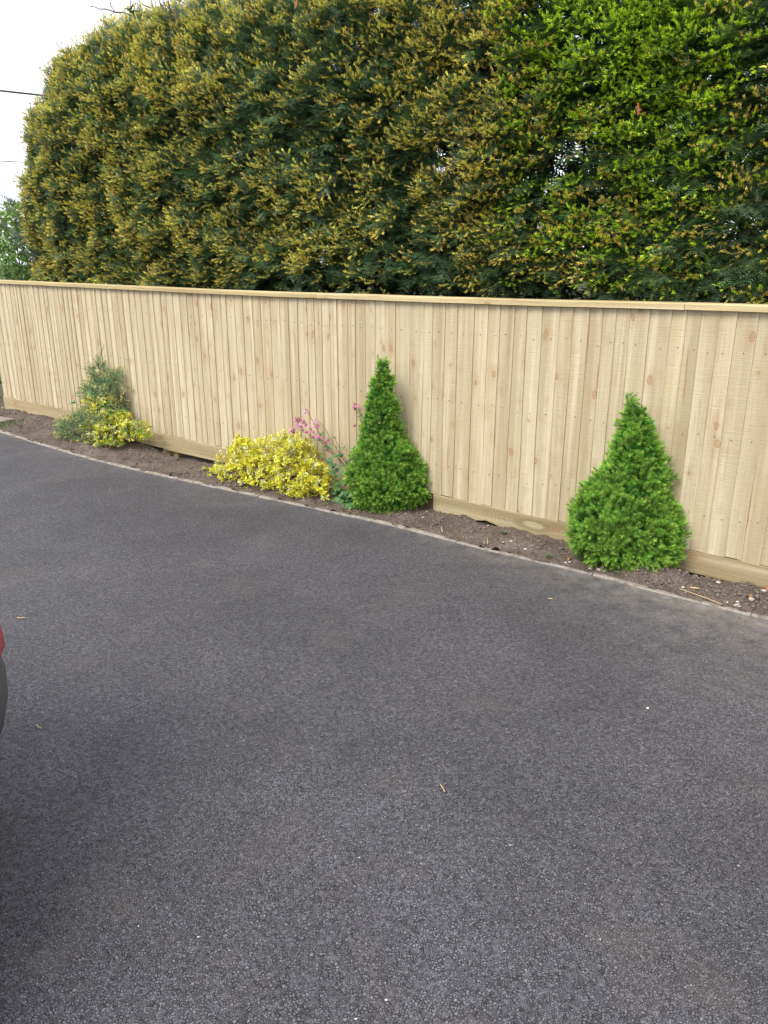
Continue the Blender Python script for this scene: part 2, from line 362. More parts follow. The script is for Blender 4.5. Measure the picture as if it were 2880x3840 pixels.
# tarmac drive: a sheet from the kerb towards and past the viewer
offs = np.array([0.0, 0.03, 0.08, 0.15, 0.25, 0.4, 0.7, 1.2, 2.0, 3.2, 5, 8, 14])
dn_ = Noise(1.3, seed=3); V = []; C = []
for o in offs:
    P = KL + KN * o
    if o > 2: P = KL + (KN * max(0, 1 - (o - 2) / 3) + N_[:2] * min(1, (o - 2) / 3)) * o if o < 5 else KL + N_[:2] * o
    z = 0.006 * dn_(np.c_[P, np.zeros(len(P))]) * min(1, o / 1.5)
    V.append(np.c_[P, z])
    s = (P - A[:2]) @ E_[:2]
    near = np.clip((s - 5.9) / 1.9, 0.08, 1.6)
    C.append(np.repeat((np.exp(-o / (0.10 + 0.16 * near)) * (0.25 + 0.75 * near))[:, None], 3, 1))
V = np.vstack(V); C = np.vstack(C); nk = len(KL)
Fq = [(j * nk + i, j * nk + i + 1, (j + 1) * nk + i + 1, (j + 1) * nk + i) for j in range(len(offs) - 1) for i in range(nk - 1)]
tag(link('driveway', mesh_np('driveway', V, Fq, C, True), M['tarmac']), 'dark grey tarmac driveway with a coarse stone surface', kind='structure')

# concrete edging: a row of separate lengths
kerb = tag(empty('kerb', (0, 0, 0)), 'narrow pale concrete edging between the tarmac and the soil', kind='structure')
kn = Noise(14, seed=8); L = 11
for a in range(0, nk - L, L):
    idx = np.arange(a, a + L + 1)
    P = KL[idx].copy(); T = KN[idx]
    P[0] += KT[idx[0]] * 0.003; P[-1] -= KT[idx[-1]] * 0.003
    tilt = rng.normal(0, 0.003); ht = 0.009 + rng.normal(0, 0.002)
    prof = [(0.001, -0.12), (0.0015, ht - 0.006), (-0.007, ht), (-0.034, ht + tilt), (-0.041, ht - 0.008), (-0.043, -0.12)]
    v = []
    for i in range(len(P)):
        for (o, z) in prof:
            q = P[i] + T[i] * o; jj = 0.0035 * kn(np.array([[q[0], q[1], z * 3]]))[0]
            v.append((q[0] + T[i][0] * jj * 0.9, q[1] + T[i][1] * jj * 0.9, z + (jj if z > 0 else 0)))
    m = len(prof)
    f = [(i * m + k, (i + 1) * m + k, (i + 1) * m + (k + 1) % m, i * m + (k + 1) % m) for i in range(len(P) - 1) for k in range(m)]
    f += [tuple(range(m)), tuple((len(P) - 1) * m + k for k in range(m - 1, -1, -1))]
    MB().add(v, f).build('edging_stone', M['concrete'], kerb)

# soil bed: height field from the kerb to behind the hedge
sn1, sn2, sn3 = Noise(6, seed=21), Noise(24, seed=22), Noise(70, seed=23)
GAPS = [(3.25, 0.40, 0.085), (3.75, 0.25, 0.05), (8.00, 0.20, 0.13), (6.62, 0.10, 0.035), (6.3, 0.14, 0.02)]
MOUNDS = [(7.62, 0.16, 0.16, 0.05), (7.82, 0.20, 0.07, 0.06), (7.98, 0.18, 0.06, 0.045), (8.25, 0.10, 0.2, 0.03), (1.0, 0.12, 0.45, 0.035), (5.9, 0.2, 0.3, 0.015)]
def soil_z(s, d):
    P = np.c_[s, d, np.zeros_like(s)]
    kd = kerb_d(s); near = np.clip((kd - 0.044 - d) / 0.12, 0, 1)
    z = 0.012 + near * (0.012 * sn1(P) + 0.006 * sn2(P) + 0.0035 * sn3(P)) - (1 - near) * 0.016 + (1 - near) * (0.011 * sn2(P * 1.3) + 0.007 * sn3(P) + 0.003)
    z += np.where(s < 3.0, 0.035 * np.clip(1 - s / 3.0, 0, 1), 0) * near
    for gs, gw, gh in GAPS: z -= gh * np.exp(-((s - gs) / gw) ** 2) * np.exp(-((d - 0.0) / 0.09) ** 2)
    z = np.where(near < 0.9, np.maximum(z, -0.004), z)
    for ms, md, mw, mh in MOUNDS: z += mh * np.exp(-((s - ms) / mw) ** 2 - ((d - md) / 0.09) ** 2)
    return z
ss = np.concatenate([np.arange(-6, -0.6, 0.15), np.arange(-0.6, 9.4, 0.022), np.arange(9.4, 13, 0.2)])
dd = np.concatenate([np.linspace(0, 1, 34), ])
S, T = np.meshgrid(ss, dd, indexing='ij')
D = -0.16 + T * (kerb_d(S) - 0.018 + 0.16)
Z = soil_z(S.ravel(), D.ravel()); V = W(S.ravel(), D.ravel(), Z)
n1, n2 = S.shape
ii, jj = np.meshgrid(np.arange(n1 - 1), np.arange(n2 - 1), indexing='ij'); b = (ii * n2 + jj).ravel()
soil = link('soil_bed', mesh_np('soil_bed', V, np.stack([b, b + n2, b + n2 + 1, b + 1], 1), None, True), M['soil'])
tag(soil, 'bare brown soil bed between the fence and the edging', kind='structure')
s2 = np.arange(-6, 13, 0.3); dd2 = np.array([-0.14, -0.5, -1, -1.6, -2.4, -3.4, -5])
S, D = np.meshgrid(s2, dd2, indexing='ij'); Z = -0.03 + 0.02 * sn1(np.c_[S.ravel(), D.ravel(), S.ravel() * 0]) - 0.05 * np.clip(-D.ravel() - 2.5, 0, 3)
n1, n2 = S.shape; ii, jj = np.meshgrid(np.arange(n1 - 1), np.arange(n2 - 1), indexing='ij'); b = (ii * n2 + jj).ravel()
tag(link('earth_under_hedge', mesh_np('earth_under_hedge', W(S.ravel(), D.ravel(), Z), np.stack([b, b + 1, b + n2 + 1, b + n2], 1), None, True), M['soil']), 'bare earth under the hedge behind the fence', kind='structure')
def soil_pt(s, d): return W(s, d, soil_z(np.array([s], float), np.array([d], float))[0])

# ================================================================== THE FENCE
fence = tag(empty('wooden_fence', tuple(A), ANG), 'pale timber featheredge fence with a capping rail and gravel boards', 'fence')
FS0, FS1 = 0.02, 11.6
def board_bottom(s): return float(np.interp(s, [0, 1.5, 3.06, 3.1, 6.2, 12], [0.178, 0.170, 0.142, 0.136, 0.128, 0.130]))
def fence_top(s): return float(np.interp(s, [0, 0.3, 4.3, 6.7, 8.2, 12], [1.500, 1.497, 1.471, 1.476, 1.490, 1.490]))
CAPH = 0.034
s = FS0; k = 0
bn = Noise(3.0, seed=40)
while s < FS1:
    wd = float(np.clip(rng.normal(0.094, 0.013), 0.068, 0.122)); ov = 0.022
    zb = board_bottom(s + wd / 2) + rng.normal(0, 0.0025); zt = fence_top(s + wd / 2) - CAPH - 0.002
    hgt = zt - zb; nz = 9; v = []; thick = rng.uniform(0.003, 0.0072); lean = rng.normal(0, 0.0022)
    ph = rng.uniform(0, 6.28, 3); am = rng.uniform(0.0004, 0.0022); wane = rng.random() < 0.14
    for i in range(nz + 1):
        z = hgt * i / nz; t = i / nz
        wl = am * math.sin(3 * t * 2 + ph[0]) + 0.0009 * math.sin(11 * t + ph[1]); cup = 0.0012 * math.sin(4 * t + ph[2])
        wz = (0.010 * max(0, math.sin(5 * t + ph[1])) if wane else 0)
        x0 = wl + lean * t * 2; x1 = wd + ov
        v += [(wd - a_, b_, z) for a_, b_ in ((x0, -0.0084), (x0 + wz * 0.1, -0.0084 - thick + wz * 0.3 + cup * 0.2), (x0 + 0.003 + wz, -0.0092 - thick), ((x0 + x1) / 2, -0.0074 - thick / 2 - 0.0004), (x1, -0.0060), (x1, 0.0))]
    m = 6
    f = [(i * m + q, i * m + (q + 1) % m, (i + 1) * m + (q + 1) % m, (i + 1) * m + q) for i in range(nz) for q in range(m)]
    f += [tuple(range(m - 1, -1, -1)), tuple(nz * m + q for q in range(m))]
    MB().add(v, f).build('board', M['board'], fence, loc=(s, 0, zb))
    s += wd; k += 1
FEND = s
mb = MB()
for o_ in [c_ for c_ in fence.children if c_.name.startswith('board')]:
    for zr_ in (0.35, 0.80, 1.25):
        x_, z_, y_ = o_.location.x + 0.055 + rng.normal(0, 0.006), zr_ + rng.normal(0, 0.008), -0.0165
        a_ = [(x_ + 0.0025 * math.cos(q * 1.0472), y_, z_ + 0.0025 * math.sin(q * 1.0472)) for q in range(6)]
        mb.add([(p[0], p[1] + 0.009, p[2]) for p in a_] + a_, [(6, 7, 8, 9, 10, 11)] + [(q, (q + 1) % 6, 6 + (q + 1) % 6, 6 + q) for q in range(6)])
mb.build('nail_heads', m_plain('nail_metal', (0.10, 0.085, 0.07), 0.6, 0.4, 50, 0.2, 0.0), fence)['kind'] = 'stuff'
# capping rail in lengths
for a, b in zip([-0.02, 2.47, 5.142, 7.806, 10.2], [2.47, 5.142, 7.806, 10.2, FEND]):
    mb = MB(); v = []; nn = 10
    for i in range(nn + 1):
        x = a + 0.0012 + (b - a - 0.0024) * i / nn; zt = fence_top(x) + 0.0008 * math.sin(i * 1.7 + a)
        v += [(x - a, -0.040, zt - CAPH), (x - a, -0.041, zt - 0.006), (x - a, -0.036, zt - 0.001), (x - a, 0.030, zt + 0.002), (x - a, 0.034, zt - 0.005), (x - a, 0.034, zt - CAPH)]
    m = 6; f = [(i * m + q, (i + 1) * m + q, (i + 1) * m + (q + 1) % m, i * m + (q + 1) % m) for i in range(nn) for q in range(m)]
    f += [tuple(range(m)), tuple(nn * m + q for q in range(m - 1, -1, -1))]
    f = [tuple(reversed(q)) for q in f]
    mb.add(v, f).build('capping_rail', M['cap'], fence, loc=(a, 0, 0))
# gravel boards
def gboard(a, b, zb0, zb1, mat, proud=0.0, label=None, notch=None):
    v = []; nn = 14
    for i in range(nn + 1):
        x = a + 0.0015 + (b - a - 0.003) * i / nn; zt = board_bottom(x) - 0.0015
        zb = zb0 + (zb1 - zb0) * i / nn
        if notch and abs(x - notch) < (b - a) / nn * 0.6: zb += 0.02
        y = -0.0165 - proud
        v += [(x - a, y, zb), (x - a, y - 0.0015, zb + 0.004), (x - a, y - 0.0015, zt - 0.004), (x - a, y, zt), (x - a, 0.0065, zt), (x - a, 0.0065, zb)]
    m = 6; f = [(i * m + q, (i + 1) * m + q, (i + 1) * m + (q + 1) % m, i * m + (q + 1) % m) for i in range(nn) for q in range(m)]
    f += [tuple(range(m)), tuple(nn * m + q for q in range(m - 1, -1, -1))]
    f = [tuple(reversed(q)) for q in f]
    o = MB().add(v, f).build('gravel_board', mat, fence, loc=(a, 0, 0))
    if label: o['label'] = label
gboard(0.0, 3.078, 0.02, -0.004, M['gravel'])
gboard(3.078, 5.42, -0.012, 0.006, M['gravel'], 0.003)
gboard(5.42, 6.205, 0.004, 0.004, M['gravel_dark'], -0.004, 'dark weathered length of gravel board')
gboard(6.205, 7.74, 0.004, -0.002, M['gravel_eye'], 0.0, None, 6.62)
gboard(7.74, 9.30, -0.004, -0.004, M['gravel'], 0.002)
gboard(9.30, FEND, -0.004, -0.004, M['gravel'])
# posts and arris rails on the far side
for sp_ in (0.06, 3.078, 6.205, 9.30):
    MB().box(-0.05, 0.05, 0.0, 0.1, -0.25, fence_top(sp_) - CAPH - 0.01).build('post', M['post'], fence, loc=(sp_, 0.0075, 0))
MB().box(-0.035, 0.035, 0.0, 0.06, -0.25, 0.10).build('post', M['post'], fence, loc=(3.22, 0.0075, 0))
for zr in (0.35, 0.80, 1.25):
    for a, b in ((0.115, 3.02), (3.135, 6.15), (6.26, 9.245), (9.355, FEND)):
        MB().box(0, b - a, 0.0006, 0.07, -0.035, 0.035).build('arris_rail', M['post'], fence, loc=(a, 0, zr))

# ================================================================== FOLIAGE TOOLS
def frames(axis, up):
    """rows: rotation matrices with Y=axis, Z close to up"""
    y = axis / np.linalg.norm(axis, axis=1)[:, None]
    z = up - (up * y).sum(1)[:, None] * y; nz_ = np.linalg.norm(z, axis=1); z[nz_ < 1e-3] = (1, 0, 0)
    z /= np.linalg.norm(z, axis=1)[:, None]; x = np.cross(y, z)
    return np.stack([x, y, z], 2)                       # columns
def instance(tmpls, which, Rm, sc, loc, c0, c1, cj=0.12, nj=0.0):
    """tmpls: (verts, faces, weight). colours blend c0->c1 by weight"""
    VV, FF, CC = [], [], []; base = 0
    for k, (tv, tf, tw) in enumerate(tmpls):
        q = np.where(which == k)[0]
        if not len(q): continue
        v = np.einsum('nij,vj->nvi', Rm[q] * sc[q][:, None, None], tv) + loc[q][:, None, :]
        c = c0[q][:, None, :] * (1 - tw)[None, :, None] + c1[q][:, None, :] * tw[None, :, None]
        c = c * (1 + rng.uniform(-cj, cj, (len(q), 1, 1)))
        if nj: c = c * np.repeat(rng.uniform(1 - nj, 1 + nj, (len(q), len(tv) // 3)), 3, axis=1)[:, :, None]
        nv = len(tv); f = tf[None] + (np.arange(len(q)) * nv)[:, None, None] + base
        VV.append(v.reshape(-1, 3)); CC.append(c.reshape(-1, 3)); FF.append(f.reshape(-1, tf.shape[1])); base += nv * len(q)
    return np.vstack(VV), np.vstack(FF), np.clip(np.vstack(CC), 0.003, 0.9)
class Tm:
    def __init__(self): self.v = []; self.f = []; self.w = []
    def needle(self, p, d, side, L, wd, w0, w1=None):
        p, d, side = map(np.array, (p, d, side)); d = d / np.linalg.norm(d)
        side = side - (side @ d) * d; side = side / max(np.linalg.norm(side), 1e-6)
        b = len(self.v); w1 = w0 if w1 is None else w1
        self.v += [p - side * wd / 2, p + side * wd / 2, p + d * L]; self.f.append((b, b + 1, b + 2)); self.w += [w0, w0, w1]
    def strip(self, p, q, wd, w0, side=(1, 0, 0)):
        self.needle(p, np.array(q) - np.array(p), side, np.linalg.norm(np.array(q) - np.array(p)), wd, w0)
    def get(self): return np.array(self.v, float), np.array(self.f, np.int64), np.array(self.w, float)

# ---- yew spray template: flat two-ranked needles, short bright shoots at the ends
def yew_tmpl(seed, tips=True, n_side=3, bushy=False):
    g = np.random.default_rng(seed); t = Tm(); L = 0.125
    def shoot(p0, ang, ln, young, droop=0.0, npair=8, lift=0.0):
        dx, dy = math.sin(ang), math.cos(ang); a = np.array([dx, dy, lift]); a /= np.linalg.norm(a); px = np.array([dy, -dx, 0.0])
        p0 = np.array(p0)
        t.strip(p0, p0 + a * ln, 0.0035, 0.0, px)
        old = int(npair * (0.60 if young else 1.0))
        for i in range(npair):
            q = p0 + a * ln * (0.12 + 0.86 * i / npair) + np.array([0, 0, -droop * (i / npair) ** 2])
            yg = young and i >= old
            nl = (0.0215 if not yg else 0.0125) * g.uniform(0.85, 1.1) * (1 - 0.25 * (i / npair) ** 3)
            for s in (-1, 1):
                d = px * s * (0.86 if not yg else 0.62) + a * (0.55 if not yg else 0.75) + np.array([0, 0, g.normal(0.10, 0.16) + (0.42 if yg else 0)])
                t.needle(q, d, a, nl * (1.12 if not yg else 1.35), 0.0062 if not yg else 0.0085, (0.30 + 0.65 * (i - old + 1) / max(npair - old, 1)) if yg else 0.0, (0.45 + 0.55 * (i - old + 1) / max(npair - old, 1)) if yg else 0.06)
        if young:
            q = p0 + a * ln * 0.93
            for i in range(7):
                d = a * 1.0 + np.array([g.normal(0, 0.5), g.normal(0, 0.35), g.uniform(0.0, 0.8)])
                t.needle(q - a * 0.004 * (i % 3), d, px, 0.0165, 0.0088, 0.85 + 0.15 * (i % 2))
    shoot((0, 0, 0), 0, L, tips, 0.012, 9)
    for i in range(n_side):
        s = -1 if i % 2 else 1
        shoot((0, L * (0.22 + 0.2 * i), 0), s * g.uniform(0.6, 0.95), L * g.uniform(0.42, 0.62), tips and g.random() < 0.9, 0.01, 5, g.normal(0.1, 0.12))
    return t.get()
def coarse_tmpl(seed):
    g = np.random.default_rng(seed); t = Tm(); t.strip((0, 0, 0), (0, 0.12, 0), 0.005, 0)
    for i in range(9):
        for s in (-1, 1): t.needle((0, 0.012 * i + 0.01, 0), (s * 0.85, 0.5, g.normal(0.05, 0.2)), (0, 1, 0), g.uniform(0.028, 0.044), 0.0105, 0, 0.05)
    return t.get()
YT = [yew_tmpl(i) for i in range(4)] + [yew_tmpl(10 + i, False) for i in range(3)] + [coarse_tmpl(i) for i in range(3)]

# ================================================================== YEW HEDGE
NC, RN = -1.45, 1.11; SC_, RS = 1.64, 2.00; ZC, RZ = 2.49, 1.51; PW = 2.44; S_MAX = 11.0
def hedge_side(s, z, sign):                             # depth of the near (+) or far (-) face
    a = np.clip((SC_ - s) / RS, 0, None); c = np.clip((z - ZC) / RZ, 0, None)
    r = 1 - a ** PW - c ** PW
    return NC + sign * RN * np.clip(r, 0, None) ** (1 / PW), r > 0
def grad(s, d, z):
    a = np.clip((SC_ - s) / RS, 0, None); b = (d - NC) / RN; c = np.clip((z - ZC) / RZ, 0, None)
    g = np.stack([-a ** (PW - 1) / RS, np.sign(b) * np.abs(b) ** (PW - 1) / RN, c ** (PW - 1) / RZ], 1)
    return g / np.maximum(np.linalg.norm(g, axis=1), 1e-6)[:, None]
lump, lump2 = Noise(3.2, seed=61), Noise(9.0, seed=62)
def hedge_points(n, face):
    if face == 'front':
        s = rng.uniform(SC_ - RS, S_MAX, n); z = rng.uniform(1.36, ZC + RZ, n); d, ok = hedge_side(s, z, 1)
    elif face == 'back':
        s = rng.uniform(SC_ - RS, S_MAX, n); z = rng.uniform(0.3, ZC + RZ, n); d, ok = hedge_side(s, z, -1)
    elif face == 'end':
        d = rng.uniform(NC - RN, NC + RN, n); z = rng.uniform(0.9, ZC + RZ, n)
        c = np.clip((z - ZC) / RZ, 0, None); r = 1 - np.abs((d - NC) / RN) ** PW - c ** PW; ok = r > 0
        s = SC_ - RS * np.clip(r, 0, None) ** (1 / PW)
    else:
        s = rng.uniform(SC_ - RS, S_MAX, n); d = rng.uniform(NC - RN, NC + RN, n)
        a = np.clip((SC_ - s) / RS, 0, None); r = 1 - np.abs((d - NC) / RN) ** PW - a ** PW; ok = r > 0
        z = ZC + RZ * np.clip(r, 0, None) ** (1 / PW)
    g = grad(s, d, z); k = {'front': 1, 'back': 1, 'end': 0, 'top': 2}[face]
    ok &= np.abs(g[:, k]) >= np.abs(g).max(1) - 1e-6
    if face == 'front': ok &= g[:, 1] > 0
    return s[ok], d[ok], z[ok], g[ok]
HOLES = [(1690, 585, 70), (1735, 545, 36), (2140, 573, 80), (2190, 515, 52), (2045, 665, 62), (2242, 729, 54), (2302, 560, 24), (2857, 295, 24), (2748, 723, 26), (2500, 735, 18), (965, 640, 16), (2075, 735, 22)]
DARK = [(2270, 130, 60), (2480, 560, 50), (1290, 600, 38), (1480, 690, 30), (900, 540, 36), (2650, 370, 45), (640, 790, 34), (1120, 820, 30), (1750, 800, 36)]
tone = Noise(1.7, seed=70); tone2 = Noise(5.0, seed=71)
P_, AX, UP, SCL, WH, C0, C1 = [], [], [], [], [], [], []
def hedge_layer(face, n, depth, scale, tip_p, spread=0.55, coarse=False):
    s, d, z, g = hedge_points(n, face)
    k = len(s); P0 = np.stack([s, d, z], 1)
    off = 0.035 * lump(P0) + 0.042 * lump2(P0) - rng.uniform(*depth, k)
    off -= 0.13 * np.clip((SC_ - s) / RS, 0, 1) * np.clip((z - 2.2) / 0.8, 0, 1)
    Q = P0 + g * off[:, None]
    P = W(Q[:, 0], Q[:, 1], Q[:, 2]); px, py = pix(P)
    keep = np.ones(k, bool)
    for (hx, hy, hr) in HOLES:
        dd_ = np.hypot(px - hx, (py - hy)); keep &= ~((dd_ < hr * rng.uniform(0.75, 1.25, k)) & (rng.random(k) < 0.90))
    for (hx, hy, hr) in DARK:
        if depth[1] < 0.2: keep &= ~((np.hypot(px - hx, py - hy) < hr * rng.uniform(0.5, 1.2, k)) & (rng.random(k) < 0.85))
    # ragged hem over the fence
    if face == 'front':
        hem = 1.50 + 0.06 * lump(np.stack([s * 1.5, s * 0, s * 0 + 3], 1)) + np.where((s > 3.6) & (s < 7.6), 0.06, 0.0) + np.where(s < 3.2, -0.06, 0)
        keep &= (z > hem) | (rng.random(k) < 0.10)
    # cheap outside the view: fewer, larger
    vis = (px > -250) & (px < 3150) & (py > -300)
    keep &= vis | (rng.random(k) < 0.22)
    q = np.where(keep)[0]; P, g, px, py, Q = P[q], g[q], px[q], py[q], Q[q]; k = len(q)
    sc = scale * rng.uniform(0.75, 1.25, k) * np.where(vis[q], 1.0, 2.1)
    gw = g[:, :1] * E_ + g[:, 1:2] * N_ + g[:, 2:] * np.array([0, 0, 1.0])
    right = np.clip((px - 900) / 1500, 0, 1)
    ax = gw * 0.85 + rng.normal(0, spread, (k, 3)) - E_ * (0.75 * (1 - right))[:, None]
    ax[:, 2] += 0.10 - 0.38 * right * rng.random(k) - 0.15 * (z[q] < 1.75)
    up = np.array([0, 0, 1.0]) + rng.normal(0, 0.26, (k, 3)) + gw * 0.55
    # where the young growth is, and which colour it has
    tn = tone(Q) * 0.6 + tone2(Q) * 0.45
    gold = 0.03 + 0.70 / (1 + np.exp(-(1.5 * lump2(Q) + 0.9 * tone(Q) + 0.25)))
    gold -= 0.30 * np.exp(-(((px - 1130) / 330) ** 2 + ((py - 330) / 420) ** 2)) + 0.25 * np.clip((px - 2350) / 300, 0, 1) + 0.30 * np.exp(-((py - 1060) / 110) ** 2) * (px > 700)
    gold += 0.25 * np.exp(-(((px - 620) / 420) ** 2 + ((py - 330) / 420) ** 2))
    lime = np.exp(-(((px - 2420) / 430) ** 2 + ((py - 130) / 420) ** 2) ** 1.5) + 0.35 * np.exp(-(((px - 2450) / 420) ** 2 + ((py - 720) / 300) ** 2)) + 0.25 * np.exp(-(((px - 2050) / 120) ** 2 + ((py - 720) / 120) ** 2))
    lime = np.where(px < 1880, lime * 0.15, lime) + 0.10 * tn * (px > 1900)
    is_lime = rng.random(k) < np.clip(lime * 1.15, 0, 0.95)
    tip = (rng.random(k) < np.clip(np.where(is_lime, 0.9, gold), 0.20, 1) * tip_p)
    wh = np.where(tip, rng.integers(0, 4, k), rng.integers(4, 7, k)) if not coarse else rng.integers(7, 10, k)
    c0 = np.array([0.046, 0.096, 0.040]) * rng.uniform(0.65, 1.6, (k, 1)) + rng.random((k, 1)) ** 3 * np.array([0.045, 0.055, 0.038])
    c0 = np.where(is_lime[:, None], c0 * np.array([1.1, 1.25, 0.75]), c0)
    mixg = rng.random((k, 1))
    c1 = np.array([0.90, 0.69, 0.13]) * mixg + np.array([0.70, 0.70, 0.12]) * (1 - mixg)
    tan = (rng.random(k) < np.clip(0.15 + 0.4 * np.clip((px - 1500) / 500, 0, 1), 0, 1))[:, None]
    c1 = np.where(tan, np.array([0.82, 0.63, 0.14]) * rng.uniform(0.8, 1.1, (k, 1)), c1)
    c1 = np.where(is_lime[:, None], np.array([0.58, 0.80, 0.045]) * rng.uniform(0.75, 1.15, (k, 1)), c1)
    P_.append(P); AX.append(ax); UP.append(up); SCL.append(sc); WH.append(wh); C0.append(c0); C1.append(c1)
hedge_layer('front', 27000, (0.0, 0.09), 1.12, 1.0, 0.48)
hedge_layer('front', 9000, (0.06, 0.22), 1.3, 0.35, 0.7)
hedge_layer('front', 9000, (0.2, 0.8), 1.8, 0.0, 0.9, True)
hedge_layer('end', 5000, (0.0, 0.10), 1.1, 1.0, 0.48)
hedge_layer('end', 3000, (0.1, 0.5), 1.5, 0.0, 0.8, True)
hedge_layer('top', 6000, (0.0, 0.12), 1.3, 1.0)
hedge_layer('top', 3000, (0.1, 0.4), 2.0, 0.0, 0.8, True)
hedge_layer('back', 8000, (0.0, 0.25), 2.4, 0.0, 0.8, True)
hedge_layer('back', 6000, (0.2, 0.9), 2.4, 0.0, 0.9, True)
cat = np.concatenate
v, f, c = instance(YT, cat(WH), frames(cat(AX), cat(UP)), cat(SCL), cat(P_), cat(C0), cat(C1), 0.15, 0.36)
hedge = tag(empty('yew_hedge', tuple(W(5.0, NC, -0.03))), 'tall clipped yew hedge with golden shoots, lime green towards one side, behind the fence', 'hedge')
hb = np.array(hedge.location)
o = link('foliage', mesh_np('yew_foliage', v - hb, f, c), M['yew'], hedge); o['kind'] = 'stuff'
print('yew tris', len(f))
# trunks and limbs inside
g = np.random.default_rng(9)
for i, s0 in enumerate(np.arange(0.6, 10.8, 0.85)):
    mb = MB(); p0 = np.array([s0 + g.normal(0, 0.12), NC + g.normal(0, 0.12), -0.08])
    def limb(p, d, ln, r, depth):
        pts = [p]; d = d / np.linalg.norm(d)
        for j in range(4):
            d = d + g.normal(0, 0.13, 3) + np.array([0, 0, 0.05]); d /= np.linalg.norm(d); pts.append(pts[-1] + d * ln / 4)
        pts = [np.array([q_[0], min(q_[1], NC + RN * 0.72), q_[2]]) for q_ in pts]
        mb.tube([W(*q) - hb for q in pts], np.linspace(r, r * 0.45, len(pts)), 5 if depth else 7)
        if depth < 2:
            for j in range(4 if depth == 0 else 3):
                q = pts[1 + j % (len(pts) - 1)]
                limb(q, np.array([g.normal(0, 0.7), g.choice([-1, 1], p=[0.35, 0.65]) * g.uniform(0.5, 1.0), g.uniform(0.0, 0.9)]), ln * 0.42, r * 0.42, depth + 1)
    limb(p0, np.array([g.normal(0, 0.12), g.normal(0, 0.1), 1.0]), 3.0, g.uniform(0.05, 0.085), 0)
    for j in range(3): limb(p0 + np.array([0, 0, g.uniform(0.5, 1.4)]), np.array([g.normal(0, 0.9), g.uniform(0.2, 0.9), g.uniform(0.2, 0.8)]), 1.5, 0.028, 1)
    mb.build('trunk', M['bark'], hedge, True)
# dead orange sprays caught in the hedge
for (x, y, x2, y2) in [(840, 720, 900, 810), (2392, 385, 2396, 430), (1112, 0, 1108, 30), (838, 625, 842, 650)]:
    p, q = onplane(x, y, -0.33), onplane(x2, y2, -0.31); t = Tm(); dv = q - p; L_ = np.linalg.norm(dv)
    t.strip(p, q, 0.006, 0.2, N_ * 0 + np.array([1, 0, 0.3]))
    for k in range(16):
        b_ = p + dv * (0.1 + 0.9 * k / 16); sd = np.cross(dv, N_); sd /= np.linalg.norm(sd)
        t.needle(b_, sd * (1 if k % 2 else -1) + dv / L_ * 0.6 + N_ * g.normal(0.1, 0.2), dv, 0.024 * g.uniform(0.6, 1.1), 0.0045, g.random())
    tv, tf, tw = t.get(); cc = np.array([0.42, 0.10, 0.02]) * (1 - tw[:, None]) + np.array([0.50, 0.20, 0.06]) * tw[:, None]
    link('dead_spray', mesh_np('dead_spray', tv - hb, tf, cc), M['yew'], hedge)

